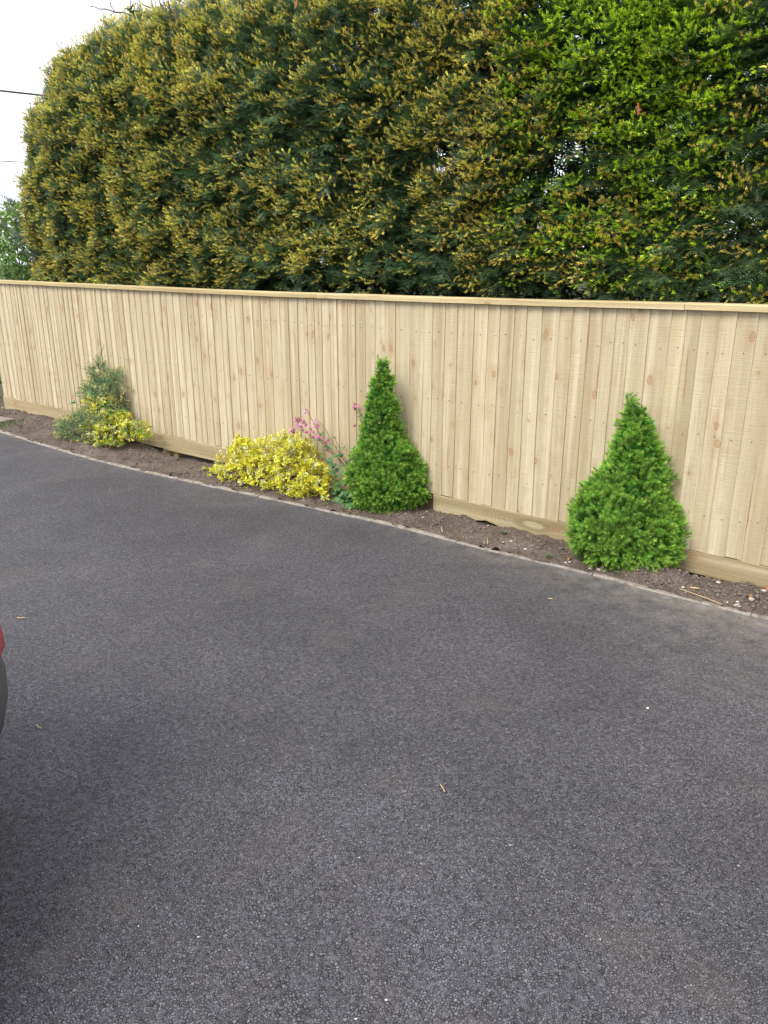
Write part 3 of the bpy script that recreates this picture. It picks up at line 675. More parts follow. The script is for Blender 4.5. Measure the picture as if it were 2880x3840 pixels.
# ================================================================== DWARF CONIFERS
def spruce_tmpl(seed, n=34):
    g = np.random.default_rng(seed); t = Tm()
    for i in range(n):
        u = i / n; th = i * 2.399; lean = 1.15 * (1 - u) ** 0.8 + 0.12
        d = np.array([math.sin(lean) * math.cos(th), math.cos(lean), math.sin(lean) * math.sin(th)]) + g.normal(0, 0.1, 3)
        t.needle((0, 0.022 * u, 0), d, np.cross(d, (0.2, 0.9, 0.4)), g.uniform(0.013, 0.019), 0.0027, 0.12 + 0.5 * u, 0.45 + 0.55 * u)
    return t.get()
ST = [spruce_tmpl(i) for i in range(5)]
def conifer(name, label, base_px, rows, seed, ntuft, cmul=1.0):
    g = np.random.default_rng(seed); base = ground(*base_px); fy = base[1]
    rows = np.array(rows, float); zs, cx, rd = [], [], []
    for (y, xl, xr) in rows:
        l, r = ray(xl, y), ray(xr, y); pl, pr = l * fy / l[1], r * fy / r[1]
        zs.append(H + (pl[2] + pr[2]) / 2); cx.append((pl[0] + pr[0]) / 2); rd.append((pr[0] - pl[0]) / 2)
    o_ = np.argsort(zs); zs, cx, rd = np.array(zs)[o_], np.array(cx)[o_], np.maximum(np.array(rd)[o_] - 0.028, 0.008)
    zs = zs - 0.035 * np.clip(zs / zs[-1], 0, 1) ** 2; zs[0] = max(zs[0], 0.03); z0, z1 = zs[0], zs[-1]
    root = tag(empty(name, (base[0], base[1], 0.0)), label, 'conifer')
    ln1, ln2 = Noise(9, seed=seed + 1), Noise(24, seed=seed + 2)
    def pts(n, inset):
        # sample height by circumference so the tufts are even
        zz = np.linspace(z0, z1, 300); wgt = np.interp(zz, zs, rd) + 0.012; cdf = np.cumsum(wgt); cdf /= cdf[-1]
        z = np.interp(g.random(n), cdf, zz); th = g.uniform(0, 2 * math.pi, n)
        r = np.maximum(np.interp(z, zs, rd), 0.006); x = np.interp(z, zs, cx)
        dirn = np.stack([np.cos(th), np.sin(th), np.zeros(n)], 1)
        q = np.stack([x, np.full(n, fy), z], 1) + dirn * r[:, None]
        lump_ = 1 + np.clip(0.085 * ln1(q) + 0.07 * ln2(q), -0.25, 0.12)
        q = np.stack([x, np.full(n, fy), z], 1) + dirn * np.array([1, 0.68, 0]) * (r * lump_ * inset)[:, None]
        slope = np.interp(z + 0.02, zs, rd) - np.interp(z - 0.02, zs, rd)
        nrm = dirn + np.array([0, 0, 1.0]) * np.clip(-slope / 0.04, -0.8, 1.6)[:, None]
        dq = (q - A) @ N_; ok = (dq > 0.045)
        q2 = q + N_ * np.clip(0.05 - dq, 0, 0.25)[:, None]; ok = dq > -0.20
        return q2[ok], nrm[ok]
    hq, hn = pts(ntuft // 6, 1.0); hs = g.normal(0, 0.010, len(hq)); hn_ = hn / np.linalg.norm(hn, axis=1)[:, None]
    rep_ = np.repeat(np.arange(len(hq)), 6); off_ = g.normal(0, 0.0155, (len(rep_), 3)); out_ = -14.0 * (off_ ** 2).sum(1) + hs[rep_]
    q = hq[rep_] + off_ + hn_[rep_] * out_[:, None]; nr = hn_[rep_] + off_ * 26.0
    q2, nr2 = pts(ntuft // 2, 0.85)
    extra = np.array([[cx[-1] + g.normal(0, 0.008), fy + g.normal(0, 0.008), z1 - k * 0.006] for k in range(14)]); en = np.tile([0, 0, 1.0], (14, 1)) + g.normal(0, 0.25, (14, 3))
    Q = np.vstack([q, q2, extra]); Nn = np.vstack([nr, nr2, en]); k = len(Q)
    Nn = Nn / np.linalg.norm(Nn, axis=1)[:, None] + g.normal(0, 0.22, (k, 3)) + np.array([0, 0, 0.30])
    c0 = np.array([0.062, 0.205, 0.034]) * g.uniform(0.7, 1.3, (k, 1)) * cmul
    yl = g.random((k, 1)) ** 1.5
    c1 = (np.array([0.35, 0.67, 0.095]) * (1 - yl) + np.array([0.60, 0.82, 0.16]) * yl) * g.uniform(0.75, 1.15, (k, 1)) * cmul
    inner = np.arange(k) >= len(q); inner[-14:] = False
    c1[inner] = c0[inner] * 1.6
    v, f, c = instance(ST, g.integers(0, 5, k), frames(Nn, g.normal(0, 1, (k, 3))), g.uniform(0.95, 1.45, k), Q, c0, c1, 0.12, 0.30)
    # tufts pressed against the boards
    dv = (v - A) @ N_; v = v + N_ * np.clip(0.028 - dv, 0, 1)[:, None]; v[:, 2] = np.maximum(v[:, 2], 0.012)
    b0 = np.array(root.location)
    o = link('foliage', mesh_np('spruce_foliage', v - b0, f, c), M['spruce'], root); o['kind'] = 'stuff'
    mb = MB(); hh_ = np.linspace(-0.05, z1 * 0.97, 8)
    mb.tube([(np.interp(z, zs, cx) * (z > 0.1) + base[0] * (z <= 0.1) - b0[0], 0, z) for z in hh_], np.linspace(0.028, 0.004, 8), 6)
    for j in range(60):
        z = g.uniform(0.05, z1 * 0.9); th = g.uniform(0, 6.28); r = max(np.interp(z, zs, rd) * 0.8, 0.01); x = np.interp(z, zs, cx) - b0[0]
        e_ = np.array([x + r * math.cos(th), r * math.sin(th), z + 0.25 * r]); e_ = e_ + N_ * max(0, 0.03 - (e_ + b0 - A) @ N_)
        mb.tube([(x, 0, max(z - 0.35 * r, 0.03)), ((x + e_[0]) / 2, e_[1] / 2, z), e_], (0.006, 0.004, 0.002), 4)
    mb.build('trunk', M['bark'], root, True)
    return root
def zr(pts, sc, ox, oy): return [(oy + y / sc, ox + a / sc, ox + b / sc) for (y, a, b) in pts]
conifer('dwarf_conifer', 'slender bright green dwarf conifer beside the pink columbine', (1452, 1903),
        zr([(125, 512, 536), (200, 472, 596), (300, 462, 610), (345, 420, 630), (395, 352, 664), (500, 345, 668), (600, 312, 690), (740, 285, 742), (870, 285, 700), (1000, 262, 775), (1120, 250, 820), (1250, 210, 905), (1330, 150, 1010), (1380, 132, 1052), (1480, 135, 1062), (1600, 110, 1112), (1700, 95, 1118), (1780, 92, 1105), (1870, 140, 1030), (1960, 215, 990), (2030, 285, 880), (2085, 400, 760)], 3.3525, 1280, 1300), 31, 4800)
conifer('dwarf_conifer', 'broad bright green dwarf conifer with a forked tip', (2368, 2116),
        zr([(120, 835, 862), (190, 785, 905), (250, 750, 1030), (320, 745, 1050), (420, 705, 1080), (520, 655, 1100), (650, 605, 1130), (760, 575, 1160), (880, 530, 1190), (950, 490, 1205), (1040, 435, 1225), (1110, 390, 1250), (1220, 320, 1295), (1320, 262, 1345), (1430, 200, 1385), (1560, 160, 1425), (1680, 160, 1450), (1780, 195, 1455), (1860, 280, 1410), (1930, 360, 1330), (1990, 500, 1220), (2035, 720, 1080)], 2.911, 2080, 1440), 47, 6000, 1.05)

# ================================================================== LEAFY SHRUBS
def leaf_tmpl(L=0.03, wd=0.016, margin=True, fold=0.25, curl=0.15):
    """pointed oval leaf along +Y, weight 0 in the middle, 1 on the margin"""
    v, w_, f = [], [], []
    out_ = [(0, 0), (0.34, 0.22), (0.5, 0.5), (0.34, 0.80), (0, 1.0), (-0.34, 0.80), (-0.5, 0.5), (-0.34, 0.22)]
    def P(x, y, k): return (x * wd * k, L * ((y - 0.5) * k + 0.5), abs(x) * wd * k * fold - curl * L * (y - 0.4) ** 2)
    v.append(P(0, 0.5, 1)); w_.append(0.0)
    for k, wt in ((0.50, 0.0), (0.64, 1.0 if margin else 0.0), (1.0, 1.0 if margin else 0.1)):
        for x, y in out_: v.append(P(x, y, k)); w_.append(wt)
    for i in range(8):
        j = (i + 1) % 8; f.append((0, 1 + i, 1 + j))
        for r_ in (0, 1): a, b = 1 + r_ * 8, 9 + r_ * 8; f += [(a + i, b + i, b + j), (a + i, b + j, a + j)]
    return np.array(v), np.array(f), np.array(w_)
def rosette(seed, n=6, L=0.03, wd=0.016, margin=True, spread=1.0):
    g = np.random.default_rng(seed); VV, FF, WW = [], [], []; b = 0; lv, lf, lw = leaf_tmpl(L, wd, margin)
    for i in range(n):
        th = i * 2.4 + g.normal(0, 0.2); el = (0.25 + 0.9 * i / n) * spread
        d = np.array([[math.cos(th) * math.cos(el), math.sin(el), math.sin(th) * math.cos(el)]])
        Rm = frames(d, np.array([[0, 1.0, 0]]) - d * 0.5 + g.normal(0, 0.15, (1, 3)))[0]
        vv = (lv * g.uniform(0.7, 1.1)) @ Rm.T + np.array([0, 0.022 * i / n, 0]) + d[0] * 0.003
        VV.append(vv); FF.append(lf + b); WW.append(lw); b += len(lv)
    return np.vstack(VV), np.vstack(FF), np.concatenate(WW)
RT = [rosette(i) for i in range(6)]
YEL, CRM, GRN = np.array([0.88, 0.79, 0.06]), np.array([0.86, 0.82, 0.44]), np.array([0.22, 0.31, 0.05])
def blob_points(blobs, n, g, inset=1.0):
    """points on the union of ellipsoids (s,d,z, rs,rd,rz) in fence frame"""
    bl = np.array(blobs, float); ar = (bl[:, 3] * bl[:, 5] + bl[:, 4] * bl[:, 5] + bl[:, 3] * bl[:, 4]); pk = g.choice(len(bl), n, p=ar / ar.sum())
    u = g.normal(size=(n, 3)); u /= np.linalg.norm(u, axis=1)[:, None]
    q = bl[pk, :3] + u * bl[pk, 3:] * inset; nr = u / bl[pk, 3:]; nr /= np.linalg.norm(nr, axis=1)[:, None]
    ok = q[:, 2] > 0.02
    for i, b in enumerate(bl):
        r = (((q - b[:3]) / b[3:]) ** 2).sum(1); ok &= (pk == i) | (r > 0.80)
    ok &= q[:, 1] > 0.035
    return q[ok], nr[ok]
def to_w(q, nr): return W(q[:, 0], q[:, 1], q[:, 2]), nr[:, :1] * E_ + nr[:, 1:2] * N_ + nr[:, 2:] * np.array([0, 0, 1.0])
def at_px(x, y, d): 
    P = onplane(x, y, d); s_, _ = SD(P); return s_, d, P[2]
LEAFM = []
lv, lf, lw = leaf_tmpl(0.032, 0.018)
for (a, b) in [(GRN, YEL), (YEL * 0.9, YEL), (GRN * 1.4, CRM), (GRN * 0.9, YEL * 0.9)]:
    me = mesh_np('leaf', lv, lf, a * (1 - lw[:, None]) + b * lw[:, None]); me.materials.append(M['leaf']); LEAFM.append(me)
def euonymus(name, label, base, blobs, seed, n, nleaf, pal, shoots=(), base_d=0.2):
    g = np.random.default_rng(seed); b0 = soil_pt(*base); root = tag(empty(name, tuple(b0)), label, 'shrub')
    q, nr = blob_points(blobs, n, g); q2, nr2 = blob_points(blobs, n // 3, g, 0.8)
    ln_ = Noise(22, seed=seed); q = q + nr * (0.022 * ln_(q) - 0.012)[:, None]
    for (p0, p1) in shoots:                              # leafy runners that stick out
        t = np.linspace(0.0, 1.0, 12)[:, None]; e_ = np.array(p0) * (1 - t) + np.array(p1) * t
        e_ = e_ + g.normal(0, 0.008, e_.shape); q = np.vstack([q, e_]); dv_ = np.array(p1) - np.array(p0); nr = np.vstack([nr, np.tile(dv_ / np.linalg.norm(dv_), (12, 1)) * 0.6 + np.array([0, 0, 0.6])])
    P, Nn = to_w(np.vstack([q, q2]), np.vstack([nr, nr2])); k = len(P)
    Nn = Nn + g.normal(0, 0.35, (k, 3)) + np.array([0, 0, 0.55])
    pk = g.choice(len(pal), k, p=[p for p, _, _ in pal]); c0 = np.array([pal[i][1] for i in pk]) * g.uniform(0.75, 1.2, (k, 1)); c1 = np.array([pal[i][2] for i in pk]) * g.uniform(0.85, 1.12, (k, 1))
    c1[len(q):] *= 0.9
    v, f, c = instance(RT, g.integers(0, 6, k), frames(Nn, g.normal(0, 1, (k, 3))), g.uniform(0.7, 1.15, k), P, c0, c1, 0.08)
    dv = (v - A) @ N_; v = v + N_ * np.clip(0.03 - dv, 0, 1)[:, None]; v[:, 2] = np.maximum(v[:, 2], 0.022)
    o = link('foliage', mesh_np(name + '_foliage', v - b0, f, c), M['leaf'], root); o['kind'] = 'stuff'
    # the outermost leaves singly
    q, nr = blob_points(blobs, nleaf * 3, g, 1.06); q, nr = q[:nleaf], nr[:nleaf]; P, Nn = to_w(q, nr); P = P + Nn * 0.006
    Rm = frames(Nn * 0.5 + g.normal(0, 0.6, (len(P), 3)), Nn + np.array([0, 0, 0.6]) + g.normal(0, 0.3, (len(P), 3)))
    for i in range(len(P)):
        o = link('leaf', LEAFM[[0, 0, 1, 3, 2][g.integers(0, 5)]], None, root)
        o.matrix_local = Matrix.Translation(Vector(P[i] - b0)) @ Matrix(Rm[i].tolist()).to_4x4() @ Matrix.Scale(float(g.uniform(0.75, 1.1)), 4)
    mb = MB()
    for i in range(26):
        bl = blobs[g.integers(0, len(blobs))]; e_ = np.array(bl[:3]) + g.normal(0, 0.45, 3) * np.array(bl[3:]); e_[1] = max(e_[1], 0.05); e_[2] = max(e_[2], 0.05)
        r0 = np.array([base[0] + g.normal(0, 0.03), base[1] + g.normal(0, 0.02), 0.0]); m_ = (r0 + e_) / 2 + np.array([0, 0, 0.02])
        mb.tube([W(*r0) - b0, W(*m_) - b0, W(*e_) - b0], (0.006, 0.004, 0.002), 4)
    mb.build('stems', M['stem'], root); return root
def B_(x, y, d, rs, rd_, rz):
    s_, d_, z_ = at_px(x, y, d); return (s_, d_, z_, rs, rd_, rz)
PAL1 = [(0.44, GRN * 0.8, YEL), (0.20, YEL * 0.92, YEL), (0.18, GRN * 1.2, YEL * 0.92), (0.18, GRN, CRM)]
euonymus('euonymus_bush', 'low spreading bush with yellow edged leaves beside the slender conifer', (4.75, 0.25),
         [B_(900, 1760, 0.28, 0.16, 0.20, 0.15), B_(1010, 1745, 0.24, 0.20, 0.20, 0.19), B_(1110, 1740, 0.24, 0.16, 0.20, 0.19), B_(920, 1710, 0.18, 0.12, 0.12, 0.13), B_(1060, 1710, 0.16, 0.14, 0.11, 0.15),
          B_(835, 1785, 0.34, 0.11, 0.12, 0.07), B_(1185, 1790, 0.26, 0.11, 0.14, 0.12), B_(960, 1810, 0.40, 0.17, 0.09, 0.08), B_(1100, 1815, 0.38, 0.15, 0.09, 0.09), B_(895, 1690, 0.14, 0.05, 0.06, 0.08), B_(1225, 1800, 0.22, 0.06, 0.08, 0.08)],
         81, 1450, 240, PAL1,
         [(at_px(850, 1775, 0.3), at_px(768, 1768, 0.3)), (at_px(900, 1690, 0.14), at_px(893, 1650, 0.12)), (at_px(965, 1690, 0.14), at_px(975, 1657, 0.12)), (at_px(1050, 1680, 0.12), at_px(1072, 1645, 0.10)), (at_px(1170, 1800, 0.36), at_px(1215, 1878, 0.40)), (at_px(1100, 1690, 0.12), at_px(1105, 1652, 0.10))])

# ---- juniper and friends in the far bush
def jun_tmpl(seed):
    g = np.random.default_rng(seed); t = Tm(); L = 0.10
    t.strip((0, 0, 0), (0, L, 0), 0.004, 0.1)
    for i in range(9):
        s_ = 1 if i % 2 else -1; y = L * (0.08 + 0.86 * i / 9); a = np.array([s_ * 0.75, 0.75, g.normal(0.05, 0.35)]); ln = 0.032 * (1 - 0.5 * i / 9) * g.uniform(0.7, 1.2); a /= np.linalg.norm(a)
        p0 = np.array([0, y, 0]); t.strip(p0, p0 + a * ln, 0.005, 0.15)
        for j in range(4):
            q = p0 + a * ln * (0.25 + 0.25 * j); yg = (0, 0, 0.5, 1.0)[j]
            for s2 in (-1, 1): t.needle(q, a * 0.8 + np.array([s2 * 0.6, 0.1, g.normal(0.2, 0.4)]), (0, 0, 1), 0.009, 0.004, yg)
    for j in range(5): t.needle((0, L * 0.96, 0), (g.normal(0, 0.5), 1, g.normal(0, 0.5)), (1, 0, 0), 0.018, 0.0065, 1.0)
    return t.get()
JT = [jun_tmpl(i) for i in range(4)]
def juniper():
    g = np.random.default_rng(95); base = (2.05, 0.16); b0 = soil_pt(*base)
    root = tag(empty('juniper_bush', tuple(b0)), 'straggly blue green juniper with yellow tips and a thin leader against the fence', 'shrub')
    blobs = [B_(395, 1480, 0.10, 0.20, 0.09, 0.14), B_(430, 1430, 0.09, 0.11, 0.07, 0.08), B_(375, 1400, 0.09, 0.05, 0.05, 0.10), B_(300, 1615, 0.30, 0.22, 0.14, 0.10), B_(370, 1590, 0.24, 0.30, 0.15, 0.10), B_(420, 1545, 0.14, 0.18, 0.10, 0.12), B_(345, 1480, 0.10, 0.12, 0.06, 0.06)]
    q, nr = blob_points(blobs, 1000, g); q2, nr2 = blob_points(blobs, 650, g, 0.7)
    def strand(p, n, dirn):
        nonlocal q, nr
        p = np.array([at_px(x, y, d) for x, y, d in p]); t = np.linspace(0, 1, n); tt = np.linspace(0, 1, len(p))
        e_ = np.stack([np.interp(t, tt, p[:, i]) for i in range(3)], 1); q = np.vstack([q, e_ + g.normal(0, 0.006, e_.shape)]); nr = np.vstack([nr, np.tile(dirn, (n, 1))])
        return p
    st = []
    st.append(strand([(372, 1420, 0.08), (371, 1380, 0.07), (372, 1345, 0.06), (387, 1302, 0.05)], 12, (0.05, 0, 1)))
    st.append(strand([(370, 1400, 0.08), (350, 1395, 0.08), (330, 1390, 0.09)], 12, (-0.9, 0.2, 0.5)))
    st.append(strand([(372, 1415, 0.08), (345, 1410, 0.09), (336, 1445, 0.10)], 7, (-0.6, 0.2, -0.6)))
    st.append(strand([(440, 1430, 0.08), (450, 1460, 0.09), (448, 1500, 0.09), (462, 1545, 0.10)], 16, (0.4, 0.2, -0.8)))
    st.append(strand([(480, 1535, 0.10), (500, 1560, 0.09), (520, 1600, 0.08), (535, 1620, 0.08)], 14, (0.6, 0.1, -0.7)))
    st.append(strand([(280, 1610, 0.3), (250, 1635, 0.34), (228, 1648, 0.36)], 10, (-0.9, 0.3, -0.1)))
    P, Nn = to_w(np.vstack([q, q2]), np.vstack([nr, nr2])); k = len(P); Nn = Nn * 1.0 + g.normal(0, 0.45, (k, 3)) + np.array([0, 0, 0.12]) - E_ * 0.25
    c0 = np.array([0.165, 0.28, 0.145]) * g.uniform(0.6, 1.3, (k, 1)); c1 = np.array([0.82, 0.76, 0.30]) * g.uniform(0.6, 1.1, (k, 1)); c1[len(q):] = c0[len(q):]
    sc = g.uniform(0.7, 1.15, k); sc[len(q) - 71:len(q)] *= 0.55
    v, f, c = instance(JT, g.integers(0, 4, k), frames(Nn, g.normal(0, 1, (k, 3))), sc, P, c0, c1)
    dv = (v - A) @ N_; v = v + N_ * np.clip(0.028 - dv, 0, 1)[:, None]; v[:, 2] = np.maximum(v[:, 2], 0.03)
    link('foliage', mesh_np('juniper_foliage', v - b0, f, c), M['juniper'], root)['kind'] = 'stuff'
    mb = MB()
    for p in st: mb.tube([W(*x) - b0 for x in p], np.linspace(0.005, 0.002, len(p)), 4)
    for bl in blobs:
        e_ = np.array(bl[:3]); r0 = np.array([base[0], base[1], 0.0]); mb.tube([W(*r0) - b0, W(*((r0 + e_) / 2 + np.array([0, 0.02, 0.02]))) - b0, W(*e_) - b0], (0.012, 0.008, 0.004), 5)
    mb.tube([W(base[0], base[1], 0) - b0, W(*at_px(392, 1480, 0.10)) - b0, W(*at_px(374, 1410, 0.08)) - b0], (0.012, 0.008, 0.004), 5)
    mb.build('stems', M['bark'], root)
juniper()
PAL2 = [(0.34, GRN * 0.8, YEL * 0.75), (0.20, GRN * 1.0, CRM), (0.32, GRN * 0.6, GRN * 1.7), (0.14, YEL * 0.8, YEL * 0.95)]
euonymus('euonymus_bush', 'small yellow and cream leaved bush growing through the juniper', (2.45, 0.30),
         [B_(420, 1630, 0.34, 0.18, 0.12, 0.09), B_(490, 1615, 0.26, 0.19, 0.11, 0.09), B_(380, 1640, 0.38, 0.10, 0.08, 0.05), B_(440, 1580, 0.22, 0.10, 0.07, 0.09), B_(375, 1540, 0.26, 0.09, 0.06, 0.12), B_(345, 1512, 0.20, 0.09, 0.05, 0.05), B_(530, 1635, 0.24, 0.10, 0.06, 0.05), B_(455, 1570, 0.20, 0.07, 0.05, 0.08), B_(400, 1600, 0.33, 0.10, 0.06, 0.05), B_(330, 1600, 0.36, 0.08, 0.05, 0.04), B_(410, 1500, 0.17, 0.07, 0.04, 0.04), B_(470, 1570, 0.2, 0.08, 0.05, 0.08)],
         83, 560, 140, PAL2,
         [(at_px(500, 1630, 0.28), at_px(562, 1645, 0.26)), (at_px(400, 1660, 0.42), at_px(360, 1682, 0.46)), (at_px(470, 1590, 0.22), at_px(485, 1565, 0.2)), (at_px(350, 1512, 0.16), at_px(322, 1508, 0.16))])

# ---- columbine: lobed leaves, thin stems, nodding pink flowers
def lobed(L=0.05):
    out_ = []
    for k in range(21):
        th = -2.6 + 5.2 * k / 20; r = 0.62 + 0.38 * abs(math.cos(th * 1.73)) - (0.14 if k % 2 else 0); out_.append((math.sin(th) * r * L * 0.55, L * 0.42 + math.cos(th) * r * L * 0.55))
    v = [(0, L * 0.25, 0.004)] + [(x, y, 0.006 * math.cos(9 * x / L) - 2.2 * (x * x)) for x, y in out_] + [(0, 0, 0)]
    f = [(0, i, i + 1) for i in range(1, 21)] + [(0, 21, 22), (0, 22, 1)]
    return np.array(v), np.array(f)
lv_, lf_ = lobed()
def lobed_mesh(col):
    wv = np.ones((len(lv_), 1)); wv[0] = 1.25
    me = mesh_np('lobed_leaf', lv_, lf_, np.array(col) * wv); me.materials.append(M['leaf']); return me
LOB = [lobed_mesh((0.085, 0.19, 0.055)), lobed_mesh((0.12, 0.235, 0.095)), lobed_mesh((0.055, 0.135, 0.045))]
def flower_mesh(c_out, c_in):
    mb = MB()
    for k in range(5):
        th = k * 2 * math.pi / 5; u = np.array([math.cos(th), math.sin(th), 0]); t = np.array([-u[1], u[0], 0]); dz = np.array([0, 0, -1.0])
        a, b, c_ = u * 0.003, u * 0.016 + dz * 0.006, u * 0.024 + dz * 0.017
        mb.add([a, b - t * 0.007, c_, b + t * 0.007], [(0, 1, 2), (0, 2, 3)], c_out)
        u2 = np.array([math.cos(th + 0.63), math.sin(th + 0.63), 0]); t2 = np.array([-u2[1], u2[0], 0])
        mb.add([u2 * 0.004, u2 * 0.010 + dz * 0.012 - t2 * 0.006, u2 * 0.009 + dz * 0.022, u2 * 0.010 + dz * 0.012 + t2 * 0.006], [(0, 1, 2), (0, 2, 3)], c_in)
        mb.add([u2 * 0.004 - t2 * 0.003, u2 * 0.004 + t2 * 0.003, u2 * 0.008 - dz * 0.016], [(0, 1, 2)], c_out)
    me = mb.mesh('flower'); me.materials.append(M['petal']); return me
FLW = [flower_mesh((0.62, 0.22, 0.38), (0.76, 0.50, 0.62)), flower_mesh((0.72, 0.42, 0.56), (0.82, 0.68, 0.74)), flower_mesh((0.42, 0.10, 0.19), (0.55, 0.22, 0.33))]
def place(name, me, P, ax, up, root, b0, sc=1.0):
    Rm = frames(np.array([ax], float), np.array([up], float))[0]
    o = link(name, me, None, root); o.matrix_local = Matrix.Translation(Vector(np.array(P) - b0)) @ Matrix(Rm.tolist()).to_4x4() @ Matrix.Scale(float(sc), 4); return o
def columbine(name, label, base, stems, flowers, leaves, seed, stem_r=0.0022):
    g = np.random.default_rng(seed); b0 = soil_pt(*base); root = tag(empty(name, tuple(b0)), label, 'plant')
    for p in stems:
        q = [W(*at_px(x, y, d)) - b0 for x, y, d in p]
        MB().tube(q, np.linspace(stem_r * 1.4, stem_r * 0.6, len(q)), 5).build('stem', M['stem'], root)
    for (x, y, d, k, sc) in flowers:
        P = W(*at_px(x, y, d)); tilt = np.array([g.normal(0, 0.3), g.normal(0, 0.3), 1.0])
        place('flower', FLW[k], P, np.cross(tilt, (1, 0.2, 0)), tilt, root, b0, sc * 1.2)
    for (x, y, d, sc) in leaves:
        P = W(*at_px(x, y, d)); P[2] = max(P[2], 0.03)
        place('leaf', LOB[g.integers(0, 3)], P, N_ * g.uniform(0.2, 0.9) + E_ * g.normal(0, 0.8) + np.array([0, 0, g.normal(-0.25, 0.3)]), N_ * 0.6 + np.array([0, 0, 0.8]) + g.normal(0, 0.25, 3), root, b0, sc)
    return root
def zc(x, y, d=0.16): return (1080 + x / 5.028, 1480 + y / 5.028, d)
g = np.random.default_rng(4)
lfs = [(*zc(x, y, dd_), s_) for x, y, dd_, s_ in [(1000, 1090, .18, 1.0), (960, 1140, .19, 1.1), (840, 1230, .22, 1.2), (880, 1290, .22, 1.2), (800, 1330, .23, 1.2), (840, 1420, .24, 1.3), (1010, 1400, .2, 1.2), (1060, 1440, .2, 1.1), (950, 1500, .22, 1.1), (1130, 1540, .2, 1.1), (690, 740, .15, .9), (780, 920, .16, .7), (660, 970, .16, .7), (720, 970, .16, .7), (640, 1060, .17, .8), (650, 1160, .17, .8), (820, 1010, .16, .6), (1050, 1130, .17, .9), (1060, 1020, .16, .8), (880, 790, .15, .5), (620, 830, .16, .7), (640, 850, .17, .6), (1040, 1300, .18, .6), (1200, 1310, .13, 1.2), (1260, 980, .10, 1.1)]]
for x, y, n_, s_ in [(1000, 1760, 5, 1.4), (940, 1850, 4, 1.4), (1050, 1850, 6, 1.5), (1100, 1980, 6, 1.4), (1060, 2040, 5, 1.3), (1160, 1900, 5, 1.4), (1200, 2060, 5, 1.3), (1000, 2000, 4, 1.3), (1100, 1680, 4, 1.2), (1300, 2130, 3, 1.0)]:
    for _ in range(n_): lfs.append((*zc(x + g.normal(0, 45), y + g.normal(0, 45), 0.20 + 0.00022 * (y - 1700) + g.normal(0, .02)), s_ * g.uniform(.7, 1.1)))
columbine('columbine', 'leaning columbine with pink nodding flowers between the yellow bush and the slender conifer', (5.52, 0.17),
    [[zc(1250, 1600, .17), zc(1190, 1450, .17), zc(950, 1200), zc(780, 1010), zc(650, 870), zc(500, 730), zc(330, 560), zc(210, 450)],
     [zc(1240, 1600, .17), zc(950, 1210), zc(700, 950), zc(470, 790), zc(300, 700), zc(180, 660), zc(110, 600)],
     [zc(1200, 1460, .17), zc(900, 1000, .15), zc(780, 790, .14), zc(700, 640, .13), zc(620, 550, .13), zc(540, 480, .13)],
     [zc(650, 870), zc(560, 670, .15), zc(460, 490, .15), zc(390, 370, .15), zc(370, 290, .15), zc(335, 265, .15)],
     [zc(1170, 1340, .15), zc(1020, 1130, .14), zc(940, 950, .13), zc(895, 860, .13), zc(885, 780, .13)], [zc(830, 1110), zc(720, 1050), zc(650, 1015)],
     [zc(700, 940), zc(760, 840), zc(755, 820)], [zc(480, 730), zc(440, 660), zc(420, 640)]],
    [(*zc(335, 300, .15), 1, 1.15), (*zc(160, 460), 0, 1.1), (*zc(200, 450), 2, .9), (*zc(185, 540), 0, 1.1), (*zc(80, 630), 1, 1.1), (*zc(108, 670), 2, 1.0), (*zc(240, 590), 0, .9), (*zc(255, 530), 1, 1.0), (*zc(300, 500), 2, .8), (*zc(330, 560), 2, .7), (*zc(410, 580), 1, .9), (*zc(435, 670), 0, 1.1), (*zc(525, 480, .13), 1, 1.1), (*zc(548, 570, .14), 0, 1.1), (*zc(595, 760, .17), 0, 1.3), (*zc(475, 795), 2, .7), (*zc(757, 850), 2, .7), (*zc(710, 915), 2, .8), (*zc(740, 1020), 2, .8), (*zc(350, 690), 2, .6), (*zc(285, 650), 2, .6)], lfs, 14)
columbine('columbine', 'thin columbine stems with one pink flower rising behind the slender conifer', (5.80, 0.06),
    [[zc(1420, 1300, .06), zc(1400, 900, .05), zc(1370, 780, .05), zc(1355, 620, .05), zc(1300, 550, .05), zc(1265, 560, .05)], [zc(1420, 1200, .06), zc(1400, 700, .05), zc(1375, 480, .05), zc(1370, 410, .05)], [zc(1430, 900, .06), zc(1415, 420, .05), zc(1350, 340, .05), zc(1310, 250, .05), zc(1295, 180, .05), zc(1265, 170, .05)]],
    [(*zc(1258, 190, .06), 0, 1.2), (*zc(1262, 575, .06), 2, .6), (*zc(1258, 260, .06), 2, .5)], [(*zc(1300, 275, .06), .6), (*zc(1410, 385, .06), .8), (*zc(1365, 410, .06), .5)], 15)
# green lobed plant in the far bush
def zl(x, y, d=0.2): return (200 + x / 4.1475, 1280 + y / 4.1475, d)
columbine('columbine', 'young columbine with blue green leaves and no flowers beside the juniper', (1.86, 0.20),
    [[zl(520, 1200), zl(470, 1080), zl(420, 1010), zl(350, 965)], [zl(500, 1180), zl(430, 1000), zl(400, 880), zl(370, 800)]], [],
    [(*zl(310, 945), 1.3), (*zl(340, 930), 1.0), (*zl(365, 790), .9), (*zl(395, 800), .7)] + [(*zl(x + g.normal(0, 25), y + g.normal(0, 20), .22), 1.5) for x, y in [(350, 1180), (400, 1140), (380, 1220), (460, 1200), (520, 1060), (560, 1060), (430, 1240), (520, 1240), (590, 1080), (590, 840), (610, 860), (920, 970), (1160, 1330), (470, 1130)]], 16)

